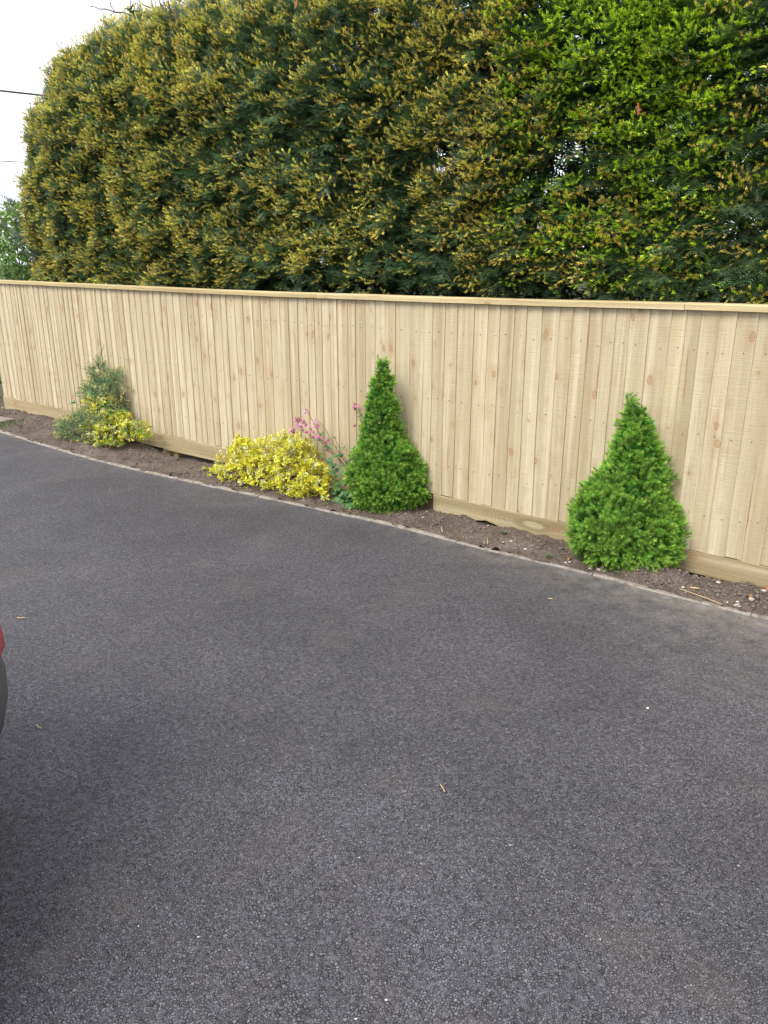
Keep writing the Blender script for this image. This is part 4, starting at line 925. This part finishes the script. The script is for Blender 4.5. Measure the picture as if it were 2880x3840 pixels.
# ================================================================== BEYOND THE FENCE, LEFT
def bush_behind():
    g = np.random.default_rng(120); b0 = W(-0.65, -0.75, -0.03); root = tag(empty('leafy_shrub', tuple(b0)), 'light green broad leaved shrub at the end of the hedge behind the fence', 'shrub')
    T = [leaf_tmpl(0.075, 0.040, False, 0.2, 0.3)]
    blobs = [B_(60, 900, -0.75, 0.55, 0.40, 0.45), B_(20, 980, -0.7, 0.7, 0.40, 0.45), B_(110, 960, -0.95, 0.5, 0.35, 0.45), B_(75, 835, -0.85, 0.30, 0.25, 0.28), B_(-60, 930, -0.7, 0.7, 0.4, 0.6), (-0.35, -0.75, 0.9, 0.8, 0.5, 0.7), (-0.9, -0.5, 0.7, 0.8, 0.45, 0.8), (-1.5, -0.7, 1.0, 0.7, 0.5, 1.0)]
    bl = np.array(blobs); n = 4200; pk = g.integers(0, len(bl), n); u = g.normal(size=(n, 3)); u /= np.linalg.norm(u, axis=1)[:, None]
    q = bl[pk, :3] + u * bl[pk, 3:] * g.uniform(0.55, 1.08, (n, 1)); q = q[(q[:, 2] > 0.05) & ((q[:, 1] < -0.12) | (q[:, 0] < -0.08))]; u = u[:len(q)]; k = len(q)
    P = W(q[:, 0], q[:, 1], q[:, 2]); Nn = g.normal(0, 0.8, (k, 3)) + N_ * 0.4 + np.array([0, 0, 0.1])
    hi = np.clip((q[:, 2:] - 1.2) / 0.7, 0, 1) * g.random((k, 1)) ** 0.6; c0 = np.array([0.085, 0.19, 0.060]) * (1 - hi) + np.array([0.30, 0.48, 0.12]) * hi; c0 *= g.uniform(0.7, 1.25, (k, 1))
    v, f, c = instance(T, np.zeros(k, int), frames(Nn, g.normal(0, 0.5, (k, 3)) + np.array([0, 0, 1.0])), g.uniform(0.6, 1.15, k), P, c0, c0 * 1.15)
    link('foliage', mesh_np('shrub_foliage', v - b0, f, c), M['leaf'], root)['kind'] = 'stuff'
    for j in range(9):
        mb = MB(); p = np.array([-0.65 + g.normal(0, 0.3), -0.75 + g.normal(0, 0.15), -0.05]); pts = [p]; d = np.array([g.normal(0, 0.25), g.normal(0, 0.15), 1.0])
        for i in range(6): d = d + g.normal(0, 0.12, 3); pts.append(pts[-1] + d / np.linalg.norm(d) * 0.34)
        mb.tube([W(*x) - b0 for x in pts], np.linspace(0.02, 0.006, 7), 6)
        mb.build('stem', M['twig'], root)
    return root
bush_behind()
# thin twiggy yew shoots leaning out of the hedge end
tw = tag(empty('yew_sapling', tuple(W(0.30, -0.60, -0.03))), 'thin open yew sapling leaning away from the hedge over the leafy shrub', 'shrub'); tb = np.array(tw.location)
g = np.random.default_rng(130); PP, AA = [], []
for (pts) in [[(160, 1040), (150, 960), (90, 850), (25, 740)], [(160, 1040), (130, 930), (60, 830), (15, 765)], [(165, 1030), (120, 900), (50, 880), (0, 810)], [(170, 1000), (150, 850), (120, 760), (78, 705)], [(165, 1030), (100, 950), (40, 900), (5, 850)], [(170, 1000), (160, 900), (130, 820), (110, 790)], [(165, 1000), (120, 860), (90, 800), (70, 775)]]:
    p3 = np.array([onplane(x, y, -0.42) for x, y in pts]); st_ = np.array([tb + g.normal(0, 0.03, 3) * np.array([1, 1, 0])] + list(p3))
    MB().tube([x - tb for x in st_], np.linspace(0.010, 0.003, len(st_)), 5).build('branch', M['twig'], tw)
    for i in range(1, len(st_) - 1):
        for t in np.linspace(0, 1, 22):
            x = st_[i] * (1 - t) + st_[i + 1] * t; dv = st_[i + 1] - st_[i]; dv /= np.linalg.norm(dv); sd = np.cross(dv, N_) * g.choice([-1, 1])
            if g.random() < 0.95 - 0.28 * i: PP.append(x + g.normal(0, 0.03, 3)); AA.append(dv * 0.7 + sd * g.uniform(0.3, 1) + g.normal(0, 0.3, 3))
PP, AA = np.array(PP), np.array(AA); k = len(PP)
v, f, c = instance(YT, g.choice([4, 5, 6, 0], k, p=[.32, .32, .3, .06]), frames(AA, g.normal(0, 0.3, (k, 3)) + np.array([0, 0, 1.0])), g.uniform(0.6, 1.1, k), PP, np.tile([0.085, 0.11, 0.085], (k, 1)), np.tile([0.34, 0.24, 0.05], (k, 1)))
link('foliage', mesh_np('sapling_foliage', v - tb, f, c), M['yew'], tw)['kind'] = 'stuff'

# bare tree behind the hedge, its twigs show above
bt = tag(empty('bare_tree', tuple(W(3.6, -5.2, -0.31))), 'leafless tree with thin grey twigs showing above the hedge', 'tree'); bb = np.array(bt.location)
tp = [W(3.6, -5.2, z) + np.array([0.12 * math.sin(z), 0.1 * math.cos(1.3 * z), 0]) for z in (-0.31, 1.5, 3.0, 4.6, 6.2)]
MB().tube([p - bb for p in tp], (0.16, 0.13, 0.10, 0.07, 0.04), 8).build('trunk', M['bark'], bt, True)
def z2(x, y): return onplane(300 + x / 3.318, y / 3.318, -4.2)
for root_i, path, r in [(2, [(900, 330), (560, 158), (430, 150), (330, 112), (240, 112), (160, 75), (120, 92)], .013), (3, [(720, 200), (625, 120), (630, 0), (640, -90)], .010), (3, [(980, 260), (880, 95), (790, 62), (730, 5), (700, -70)], .013), (3, [(760, 200), (715, 50), (705, -40)], .009), (3, [(960, 220), (905, 75), (885, 0), (870, -80)], .011), (3, [(1100, 200), (990, 20), (960, -60)], .010), (3, [(1250, 200), (1145, 30), (1120, -50)], .010), (2, [(500, 158), (430, 150), (375, 52), (390, 0), (395, -50)], .010), (2, [(470, 153), (425, 155), (358, 198)], .007), (3, [(1020, 60), (985, 10), (1000, -30)], .006)]:
    p = [tp[root_i]] + [z2(*q) for q in path] if path[0][0] > 520 else [z2(*q) for q in path]
    MB().tube([q - bb for q in p], np.linspace(r * 1.3, r * 0.5, len(p)), 5).build('branch', M['twig'], bt)

# overhead lines with the pole they run to, out of view on the left
pole = tag(empty('utility_pole', (-14.0, 15.45, -0.30)), 'wooden utility pole carrying the overhead lines beyond the shrub', 'pole')
MB().tube([(0, 0, 0), (0, 0, 3), (0, 0, 8.2)], (0.13, 0.12, 0.10), 10).build('shaft', M['bark'], pole, True)
pole2 = tag(empty('utility_pole', (9.0, 17.1, -0.30)), 'wooden utility pole carrying the overhead lines hidden behind the hedge', 'pole')
MB().tube([(0, 0, 0), (0, 0, 3), (0, 0, 4.6)], (0.13, 0.12, 0.10), 10).build('shaft', M['bark'], pole2, True)
for nm, lab, y0, y1, rr in (('overhead_cable', 'thick black overhead cable, the upper of two', 340, 356, 0.017), ('overhead_cable', 'thin overhead wire, the lower of two', 604, 611, 0.008)):
    pa, pb = ray(0, y0), ray(145, y1); pa, pb = CAM + pa * (15.85 / pa[1]), CAM + pb * (15.90 / pb[1]); dv = (pb - pa)
    sa = (-14.0 - pa[0]) / dv[0]; sb = (9.0 - pa[0]) / dv[0]
    ts = np.linspace(sa, sb, 15); pts = [pa + dv * t for t in ts]
    o0 = np.array(pts[0]); tag(MB().tube([p - o0 for p in pts], rr, 6).build(nm, M['wire'], None, True, tuple(o0)), lab, 'cable')

# ================================================================== SMALL THINGS ON THE BED AND THE DRIVE
def rock_mesh(seed, sub=1):
    bm = bmesh.new(); bmesh.ops.create_icosphere(bm, subdivisions=sub, radius=1.0); g = np.random.default_rng(seed)
    for v_ in bm.verts: v_.co *= g.uniform(0.65, 1.15); v_.co.z *= 0.7
    me = bpy.data.meshes.new('rock'); bm.to_mesh(me); bm.free(); return me
ICO = []
for i in range(6):
    me = rock_mesh(200 + i); vv = np.array([v_.co[:] for v_ in me.vertices]); ff = np.array([p.vertices[:] for p in me.polygons]); ICO.append((vv, ff, np.zeros(len(vv)))); bpy.data.meshes.remove(me)
g = np.random.default_rng(77); k = 5200
s_ = g.uniform(-0.4, 9.2, k); d_ = g.random(k) ** 0.8 * (kerb_d(s_) - 0.10) + 0.035
dens = 0.5 + 0.5 * np.tanh(1.5 * sn1(np.c_[s_ * 0.6, d_, s_ * 0 + 4])) + 1.0 * (s_ > 7.6) + 0.6 * ((s_ > 0.3) & (s_ < 1.6) & (d_ < 0.35))
ok = g.random(k) < dens; s_, d_ = s_[ok], d_[ok]; k = len(s_)
sc = 0.0035 + 0.012 * g.random(k) ** 3 + 0.004 * (s_ > 7.55) * g.random(k) ** 2
P = W(s_, d_, soil_z(s_, d_) + sc * 0.25)
v, f, c = instance(ICO, g.integers(0, 6, k), frames(g.normal(0, 1, (k, 3)), g.normal(0, 0.3, (k, 3)) + np.array([0, 0, 1.0])), sc, P, np.ones((k, 3)) * .1, np.ones((k, 3)) * .1)
b0 = W(4.5, 0.2, 0.0)
o = link('soil_clods', mesh_np('soil_clods', v - b0, f), M['clod'], None, tuple(b0)); tag(o, 'crumbly brown clods scattered over the soil bed', 'soil', kind='stuff')
# bark crumbs and dry bits
t = Tm(); t.needle((0, 0, 0), (1, 0.1, 0.05), (0, 1, 0), 1.0, 0.25, 0.0); t.needle((1, 0.1, 0.05), (-1, 0.1, 0), (0, 1, 0), 0.8, 0.3, 0.0); CH = [t.get()]
k = 1500; s_ = g.uniform(-0.3, 9.0, k); d_ = g.random(k) ** 0.6 * (kerb_d(s_) - 0.08) + 0.03
cc = np.array([[0.30, 0.22, 0.14], [0.20, 0.12, 0.07], [0.42, 0.34, 0.22], [0.30, 0.12, 0.05]])[g.integers(0, 4, k)]
v, f, c = instance(CH, np.zeros(k, int), frames(g.normal(0, 1, (k, 3)) * np.array([1, 1, 0.15]), np.tile([0, 0, 1.0], (k, 1)) + g.normal(0, 0.25, (k, 3))), 0.008 + 0.024 * g.random(k) ** 3, W(s_, d_, soil_z(s_, d_) + 0.006), cc, cc)
o = link('dry_litter', mesh_np('dry_litter', v - b0, f, c), M['leaf'], None, tuple(b0)); tag(o, 'dry bark crumbs and straw bits strewn over the soil bed', 'litter', kind='stuff')
# pale stones, one by one
SM = []
for i in range(3): me = rock_mesh(300 + i, 2); me.materials.append(M['stone']); SM.append(me)
me = rock_mesh(310, 1); me.materials.append(M['white']); SM.append(me)
for (x, y, r, k) in [(2560, 2215, .014, 0), (2690, 2208, .016, 0), (2730, 2260, .013, 3), (2765, 2262, .011, 3), (2762, 2280, .022, 1), (2815, 2265, .018, 2), (2860, 2240, .016, 1), (2210, 2140, .016, 0), (1915, 2048, .010, 3), (1970, 2066, .013, 1), (2245, 2145, .018, 2), (1600, 1925, .007, 3), (1585, 1955, .010, 0), (170, 1563, .016, 3), (32, 1540, .016, 3), (2135, 2118, .010, 3), (2110, 2122, .012, 0), (1700, 1950, .009, 1), (1830, 1975, .008, 3), (1885, 2050, .010, 2)]:
    P = ground(x, y); s1, d1_ = SD(P); d1_ = min(d1_, float(kerb_d(s1)) - 0.075); P = soil_pt(s1, max(d1_, 0.05)); P[2] += r * 0.3
    o = link('stone', SM[k], None, None, tuple(P)); o.scale = (r, r * 0.8, r * 0.75); o.rotation_euler = (0, 0, g.uniform(0, 6))
    if k == 3: tag(o, 'small white stone lying on the soil bed', 'stone', 'white stones on the soil bed')
    else: tag(o, 'small grey brown stone lying on the soil bed', 'stone', 'grey stones on the soil bed')
# weeds
def weed(x, y, n, L, col, label, upright=0.5):
    P = ground(x, y); s1, d1_ = SD(P); P = soil_pt(s1, min(d1_, float(kerb_d(s1)) - 0.07)); root = tag(empty('weed', tuple(P)), label, 'weed')
    tv, tf, tw_ = leaf_tmpl(L, L * 0.42, False, 0.3, 0.5); me = mesh_np('weed_leaf', tv, tf, np.array(col) * np.ones((len(tv), 1))); me.materials.append(M['leaf'])
    MB().tube([(0, 0, -0.01), (0, 0.001, L * 0.5 * upright), (0.002, 0, L * 1.1 * upright)], 0.0016, 5).build('stem', M['greenstem'], root)
    for i in range(n):
        th = i * 2.4; Rm = frames(np.array([[math.cos(th), math.sin(th), g.uniform(0.2, 0.9)]]), np.array([[0, 0, 1.0]]))[0]
        o = link('leaf', me, None, root); o.matrix_local = Matrix.Translation((0, 0, L * 1.1 * upright * (i / n))) @ Matrix(Rm.tolist()).to_4x4() @ Matrix.Scale(float(g.uniform(0.7, 1.1)), 4)
weed(2172, 2120, 9, 0.045, (0.10, 0.22, 0.06), 'leafy green weed beside the broad conifer by the edging', 1.0)
weed(2058, 2100, 7, 0.035, (0.11, 0.20, 0.08), 'pale green seedling on the soil near the edging', 0.7)
weed(1888, 2012, 6, 0.030, (0.10, 0.17, 0.07), 'flat dull green seedling in the middle of the soil bed', 0.3)
weed(2300, 2175, 5, 0.028, (0.10, 0.18, 0.06), 'tiny green seedling under the front of the broad conifer', 0.3)
weed(1222, 1898, 6, 0.030, (0.16, 0.28, 0.07), 'small light green weed below the tip of the yellow bush', 0.7)
weed(268, 1688, 6, 0.032, (0.10, 0.17, 0.06), 'small green weed below the juniper by the edging', 0.4)
weed(640, 1775, 7, 0.034, (0.10, 0.19, 0.06), 'small flat weed by the edging beside the yellow bush', 0.3)
# grass tuft and slab at the far end
P = ground(22, 1606); s1, d1_ = SD(P); P = soil_pt(s1, d1_); t = Tm()
for i in range(150):
    a = g.uniform(0, 6.28); r = 0.12 * math.sqrt(g.random()); t.needle((r * math.cos(a) * 1.6, r * math.sin(a), 0), (g.normal(0, .6), g.normal(0, .6), 1), (1, g.normal(), 0), g.uniform(.04, .10), .005, g.random())
tv, tf, tw_ = t.get(); tag(link('grass_tuft', mesh_np('grass_tuft', tv, tf, np.array([.10, .19, .05]) * (1 - tw_[:, None]) + np.array([.20, .30, .08]) * tw_[:, None]), M['leaf'], None, tuple(P)), 'tuft of green grass beside the paving slab', 'grass')
P = ground(-60, 1588); s1, d1_ = SD(P)
mb = MB().box(-0.36, 0.36, -0.15, 0.15, 0.0, 0.05); sl_ = mb.build('paving_slab', M['concrete'], None, False, tuple(soil_pt(s1, d1_) + np.array([0, 0, -0.008]))); sl_.rotation_euler = (0, 0, ANG + R(6))
bv = sl_.modifiers.new('bevel', 'BEVEL'); bv.width = 0.006; bv.segments = 2; tag(sl_, 'pale concrete paving slab on the soil at the far end of the bed', 'slab')
# fallen leaves, stalks and flakes
def drop_leaf(x, y, L, label, onbed=True, mat='dryleaf'):
    L *= 0.75; tv, tf, _ = leaf_tmpl(L, L * 0.55, False, 0.5, 0.9); P = ground(x, y)
    if onbed: s1, d1_ = SD(P); P = soil_pt(s1, max(0.04, min(d1_, float(kerb_d(s1)) - 0.06)))
    o = link('fallen_leaf', mesh_np('fallen_leaf', tv, tf), M[mat], None, (P[0], P[1], P[2] + 0.010)); o.rotation_euler = (g.normal(0, .25), g.normal(0, .25), g.uniform(0, 6)); tag(o, label, 'leaf')
drop_leaf(2872, 2212, 0.075, 'orange brown dead leaf against the gravel board')
drop_leaf(2818, 2262, 0.055, 'curled reddish dead leaf lying among the grey stones')
drop_leaf(2600, 2214, 0.05, 'small rust coloured dead leaf beside a pale stalk below the dug hollow')
drop_leaf(1108, 1866, 0.06, 'tan dead leaf on the soil under the yellow bush')
drop_leaf(2140, 2108, 0.06, 'orange dead leaf on the soil beside the leafy weed')
drop_leaf(566, 1735, 0.05, 'brown dead leaf on the soil between the two bushes')
def stalk(pts, r, label, mat='straw', bed=True):
    q = []
    for x, y in pts:
        P = ground(x, y)
        if bed: s1, d1_ = SD(P); P = soil_pt(s1, d1_); P[2] = max(P[2], 0.012)
        P[2] += r + (0.006 if bed else 0.0035); q.append(P)
    tag(MB().tube([p - q[0] for p in q], r, 5).build('stalk', M[mat], None, True, tuple(q[0])), label, 'stalk')
stalk([(2545, 2226), (2610, 2243), (2660, 2262), (2705, 2283)], 0.0028, 'long dry stalk lying along the soil next to the edging')
stalk([(2585, 2218), (2620, 2222)], 0.005, 'short pale split stalk on the soil below the dug hollow')
stalk([(1828, 2052), (1826, 2035)], 0.003, 'short straw stub by the edging on the soil')
stalk([(1660, 2006), (1655, 1995), (1657, 1985)], 0.004, 'pale straw blade sticking over the edging')
stalk([(1650, 2945), (1662, 2962), (1668, 2975)], 0.0022, 'pale dry twig lying on the open tarmac', bed=False)
stalk([(65, 2320), (80, 2322), (98, 2320)], 0.003, 'dry straw wisp on the tarmac beside the red car', bed=False)
stalk([(138, 2722), (145, 2732), (156, 2735)], 0.0022, 'short curved pale bit on the tarmac beside the bumper', bed=False)
stalk([(2055, 2248), (2072, 2250)], 0.003, 'small straw bit on the tarmac near the broad conifer', bed=False)
fm = bpy.data.meshes.new('flake'); fm.from_pydata([(-.5, -.3, 0), (.4, -.45, .1), (.55, .2, .05), (.1, .5, .12), (-.45, .25, .04), (0, 0, .22)], [], [(0, 1, 5), (1, 2, 5), (2, 3, 5), (3, 4, 5), (4, 0, 5), (0, 4, 3, 2, 1)]); fm.materials.append(M['white'])
for (x, y, r) in [(2428, 2660, .016), (1448, 3757, .007), (1335, 3828, .007), (1912, 3175, .005), (745, 3520, .006), (1538, 3203, .004), (1348, 3222, .0045), (412, 1838, .012), (2250, 3530, .005), (520, 3480, .0045)]:
    P = ground(x, y); o = link('white_flake', fm, None, None, (P[0], P[1], 0.0065)); o.scale = (r, r * 0.7, r * 0.5); o.rotation_euler = (0, 0, g.uniform(0, 6)); tag(o, 'tiny white flake lying on the tarmac', 'flake', 'white flakes on the tarmac')

# ================================================================== PARKED CAR (its bumper corner shows at the left edge)
def loft(secs, closed_ends=True):
    m = len(secs[0]); v = [p for s_ in secs for p in s_]
    f = [(i * m + k, i * m + k + 1, (i + 1) * m + k + 1, (i + 1) * m + k) for i in range(len(secs) - 1) for k in range(m - 1)]
    if closed_ends: f += [tuple(range(m - 1, -1, -1)), tuple((len(secs) - 1) * m + k for k in range(m))]
    return v, f
car = tag(empty('parked_car', (-1.125, 1.44, 0.0)), 'red hatchback with plain grey bumpers parked beside the drive', 'car')
# x: 0 at the tail, running to -3.55 at the nose; half profile (y, z) from sill to roof centre
ST_ = [(-0.012, 0.562, 0.63, 0.63, 0.70, 0.30), (-0.075, 0.55, 0.70, 0.71, 0.84, 0.60), (-0.20, 0.40, 0.76, 0.77, 0.94, 0.94), (-0.42, 0.23, 0.80, 0.82, 0.93, 1.38), (-0.75, 0.22, 0.81, 0.83, 0.92, 1.44), (-1.5, 0.21, 0.815, 0.83, 0.90, 1.46), (-2.05, 0.21, 0.815, 0.83, 0.89, 1.40), (-2.62, 0.22, 0.80, 0.81, 0.88, 0.96), (-3.05, 0.24, 0.77, 0.78, 0.80, 0.86), (-3.35, 0.27, 0.70, 0.70, 0.70, 0.74), (-3.47, 0.32, 0.58, 0.58, 0.60, 0.62)]
secs = []
for (x, zs_, hw, hb_, zb_, zt) in ST_:
    half = [(hw * 0.90, zs_), (hw, zs_ + min(0.10, (zb_ - zs_) * 0.3)), (hb_, (zs_ + zb_) / 2), (hb_ * 0.985, zb_)]
    if zt > zb_ + 0.05: half += [(hb_ * 0.90, zb_ + (zt - zb_) * 0.45), (hb_ * 0.78, zb_ + (zt - zb_) * 0.86), (hb_ * 0.62, zt - 0.01), (0.0, zt + 0.02)]
    else: half += [(hb_ * 0.95, zb_ + 0.01), (hb_ * 0.85, max(zt, zb_) - 0.0), (hb_ * 0.6, max(zt, zb_) + 0.012), (0.0, max(zt, zb_) + 0.025)]
    secs.append([(x, -y, z) for y, z in half] + [(x, y, z) for y, z in reversed(half[:-1])])
v, f = loft(secs); body = MB().add(v, f).build('body', M['paint'], car, True)
def bump_part(x_face, sign, name):
    mb = MB(); secs = []
    for t in np.linspace(-1, 1, 25):
        y = 0.80 * math.sin(t * math.pi / 2) if abs(t) < 0.999 else 0.80 * t
        inset = 0.30 * (abs(t) ** 5) + 0.035 * t * t
        yy = 0.815 * np.sign(t) * min(1, abs(t) * 1.18) if abs(t) < 0.85 else 0.815 * np.sign(t)
        ext = inset if abs(t) < 0.85 else inset + (abs(t) - 0.85) * 2.6
        prof = [(-0.05, 0.310), (0.000, 0.330), (0.028, 0.42), (0.030, 0.48), (0.012, 0.575), (-0.02, 0.61), (-0.16, 0.615)]
        nx, ny = (math.cos(t * 1.35), math.sin(t * 1.35))
        secs.append([(x_face + sign * (-ext + o_ * nx), yy * 0.97 + o_ * ny, z) for o_, z in prof])
    v, f = loft(secs); return mb.add(v, f).build(name, M['plastic'], car, True)
bump_part(0.0, 1, 'rear_bumper'); bump_part(-3.45, -1, 'front_bumper')
for (x, y) in ((-0.72, 0.70), (-0.72, -0.70), (-2.95, 0.70), (-2.95, -0.70)):
    wh_ = empty('wheel', (x, y, 0.29), 0, car); sgn = 1 if y > 0 else -1
    ring = [(0.19, -0.085), (0.27, -0.09), (0.29, -0.06), (0.29, 0.06), (0.27, 0.09), (0.19, 0.085)]; v = []; nn = 28
    for i in range(nn):
        a = 2 * math.pi * i / nn; v += [(r_ * math.cos(a), o_, r_ * math.sin(a)) for r_, o_ in ring]
    f = [(i * 6 + k, ((i + 1) % nn) * 6 + k, ((i + 1) % nn) * 6 + (k + 1) % 6, i * 6 + (k + 1) % 6) for i in range(nn) for k in range(6)]
    MB().add(v, f).build('tyre', M['rubber'], wh_, True)
    mb = MB()
    for i in range(5):
        a = 2 * math.pi * i / 5; b = a + 0.28; c2 = a - 0.28
        mb.add([(0.04 * math.cos(a), sgn * 0.075, 0.04 * math.sin(a)), (0.192 * math.cos(b), sgn * 0.07, 0.192 * math.sin(b)), (0.192 * math.cos(c2), sgn * 0.07, 0.192 * math.sin(c2)), (0.04 * math.cos(a), sgn * 0.03, 0.04 * math.sin(a)), (0.192 * math.cos(b), sgn * 0.03, 0.192 * math.sin(b)), (0.192 * math.cos(c2), sgn * 0.03, 0.192 * math.sin(c2))], [(0, 1, 2), (5, 4, 3), (0, 3, 4, 1), (1, 4, 5, 2), (2, 5, 3, 0)])
    mb.tube([(0, -0.06, 0), (0, sgn * 0.078, 0)], 0.055, 12); mb.build('rim', M['alloy'], wh_)
# glass, lamps, plate, handles: slightly proud of the body
MB().add([(-0.205, -0.60, 0.97), (-0.205, 0.60, 0.97), (-0.385, 0.54, 1.33), (-0.385, -0.54, 1.33)], [(0, 1, 2, 3)]).build('rear_window', M['glass'], car)
MB().add([(-2.585, -0.64, 1.00), (-2.12, -0.52, 1.375), (-2.12, 0.52, 1.375), (-2.585, 0.64, 1.00)], [(0, 1, 2, 3)]).build('windscreen', M['glass'], car)
for sg in (-1, 1):
    MB().add([(-0.62, sg * 0.807, 0.965), (-1.35, sg * 0.807, 0.955), (-1.35, sg * 0.690, 1.36), (-0.62, sg * 0.690, 1.35)], [(0, 1, 2, 3)]).build('side_window', M['glass'], car)
    MB().add([(-1.42, sg * 0.807, 0.955), (-2.35, sg * 0.800, 0.945), (-2.02, sg * 0.690, 1.33), (-1.42, sg * 0.690, 1.36)], [(0, 1, 2, 3)]).build('side_window', M['glass'], car)
    MB().box(-0.16, -0.048, sg * 0.58 - 0.075, sg * 0.58 + 0.075, 0.65, 0.83).build('tail_lamp', M['lamp'], car)
    MB().box(-3.36, -3.30, sg * 0.55 - 0.12, sg * 0.55 + 0.12, 0.58, 0.70).build('headlamp', M['glass'], car)
    MB().box(-1.55, -1.38, sg * 0.835 - 0.012, sg * 0.835 + 0.012, 0.79, 0.815).build('door_handle', M['plastic'], car)
    MB().box(-2.28, -2.14, sg * 0.90 - 0.07, sg * 0.90 + 0.07, 0.93, 1.05).build('door_mirror', M['plastic'], car)
MB().box(-0.008, 0.036, -0.26, 0.26, 0.40, 0.51).build('number_plate', M['plate'], car)
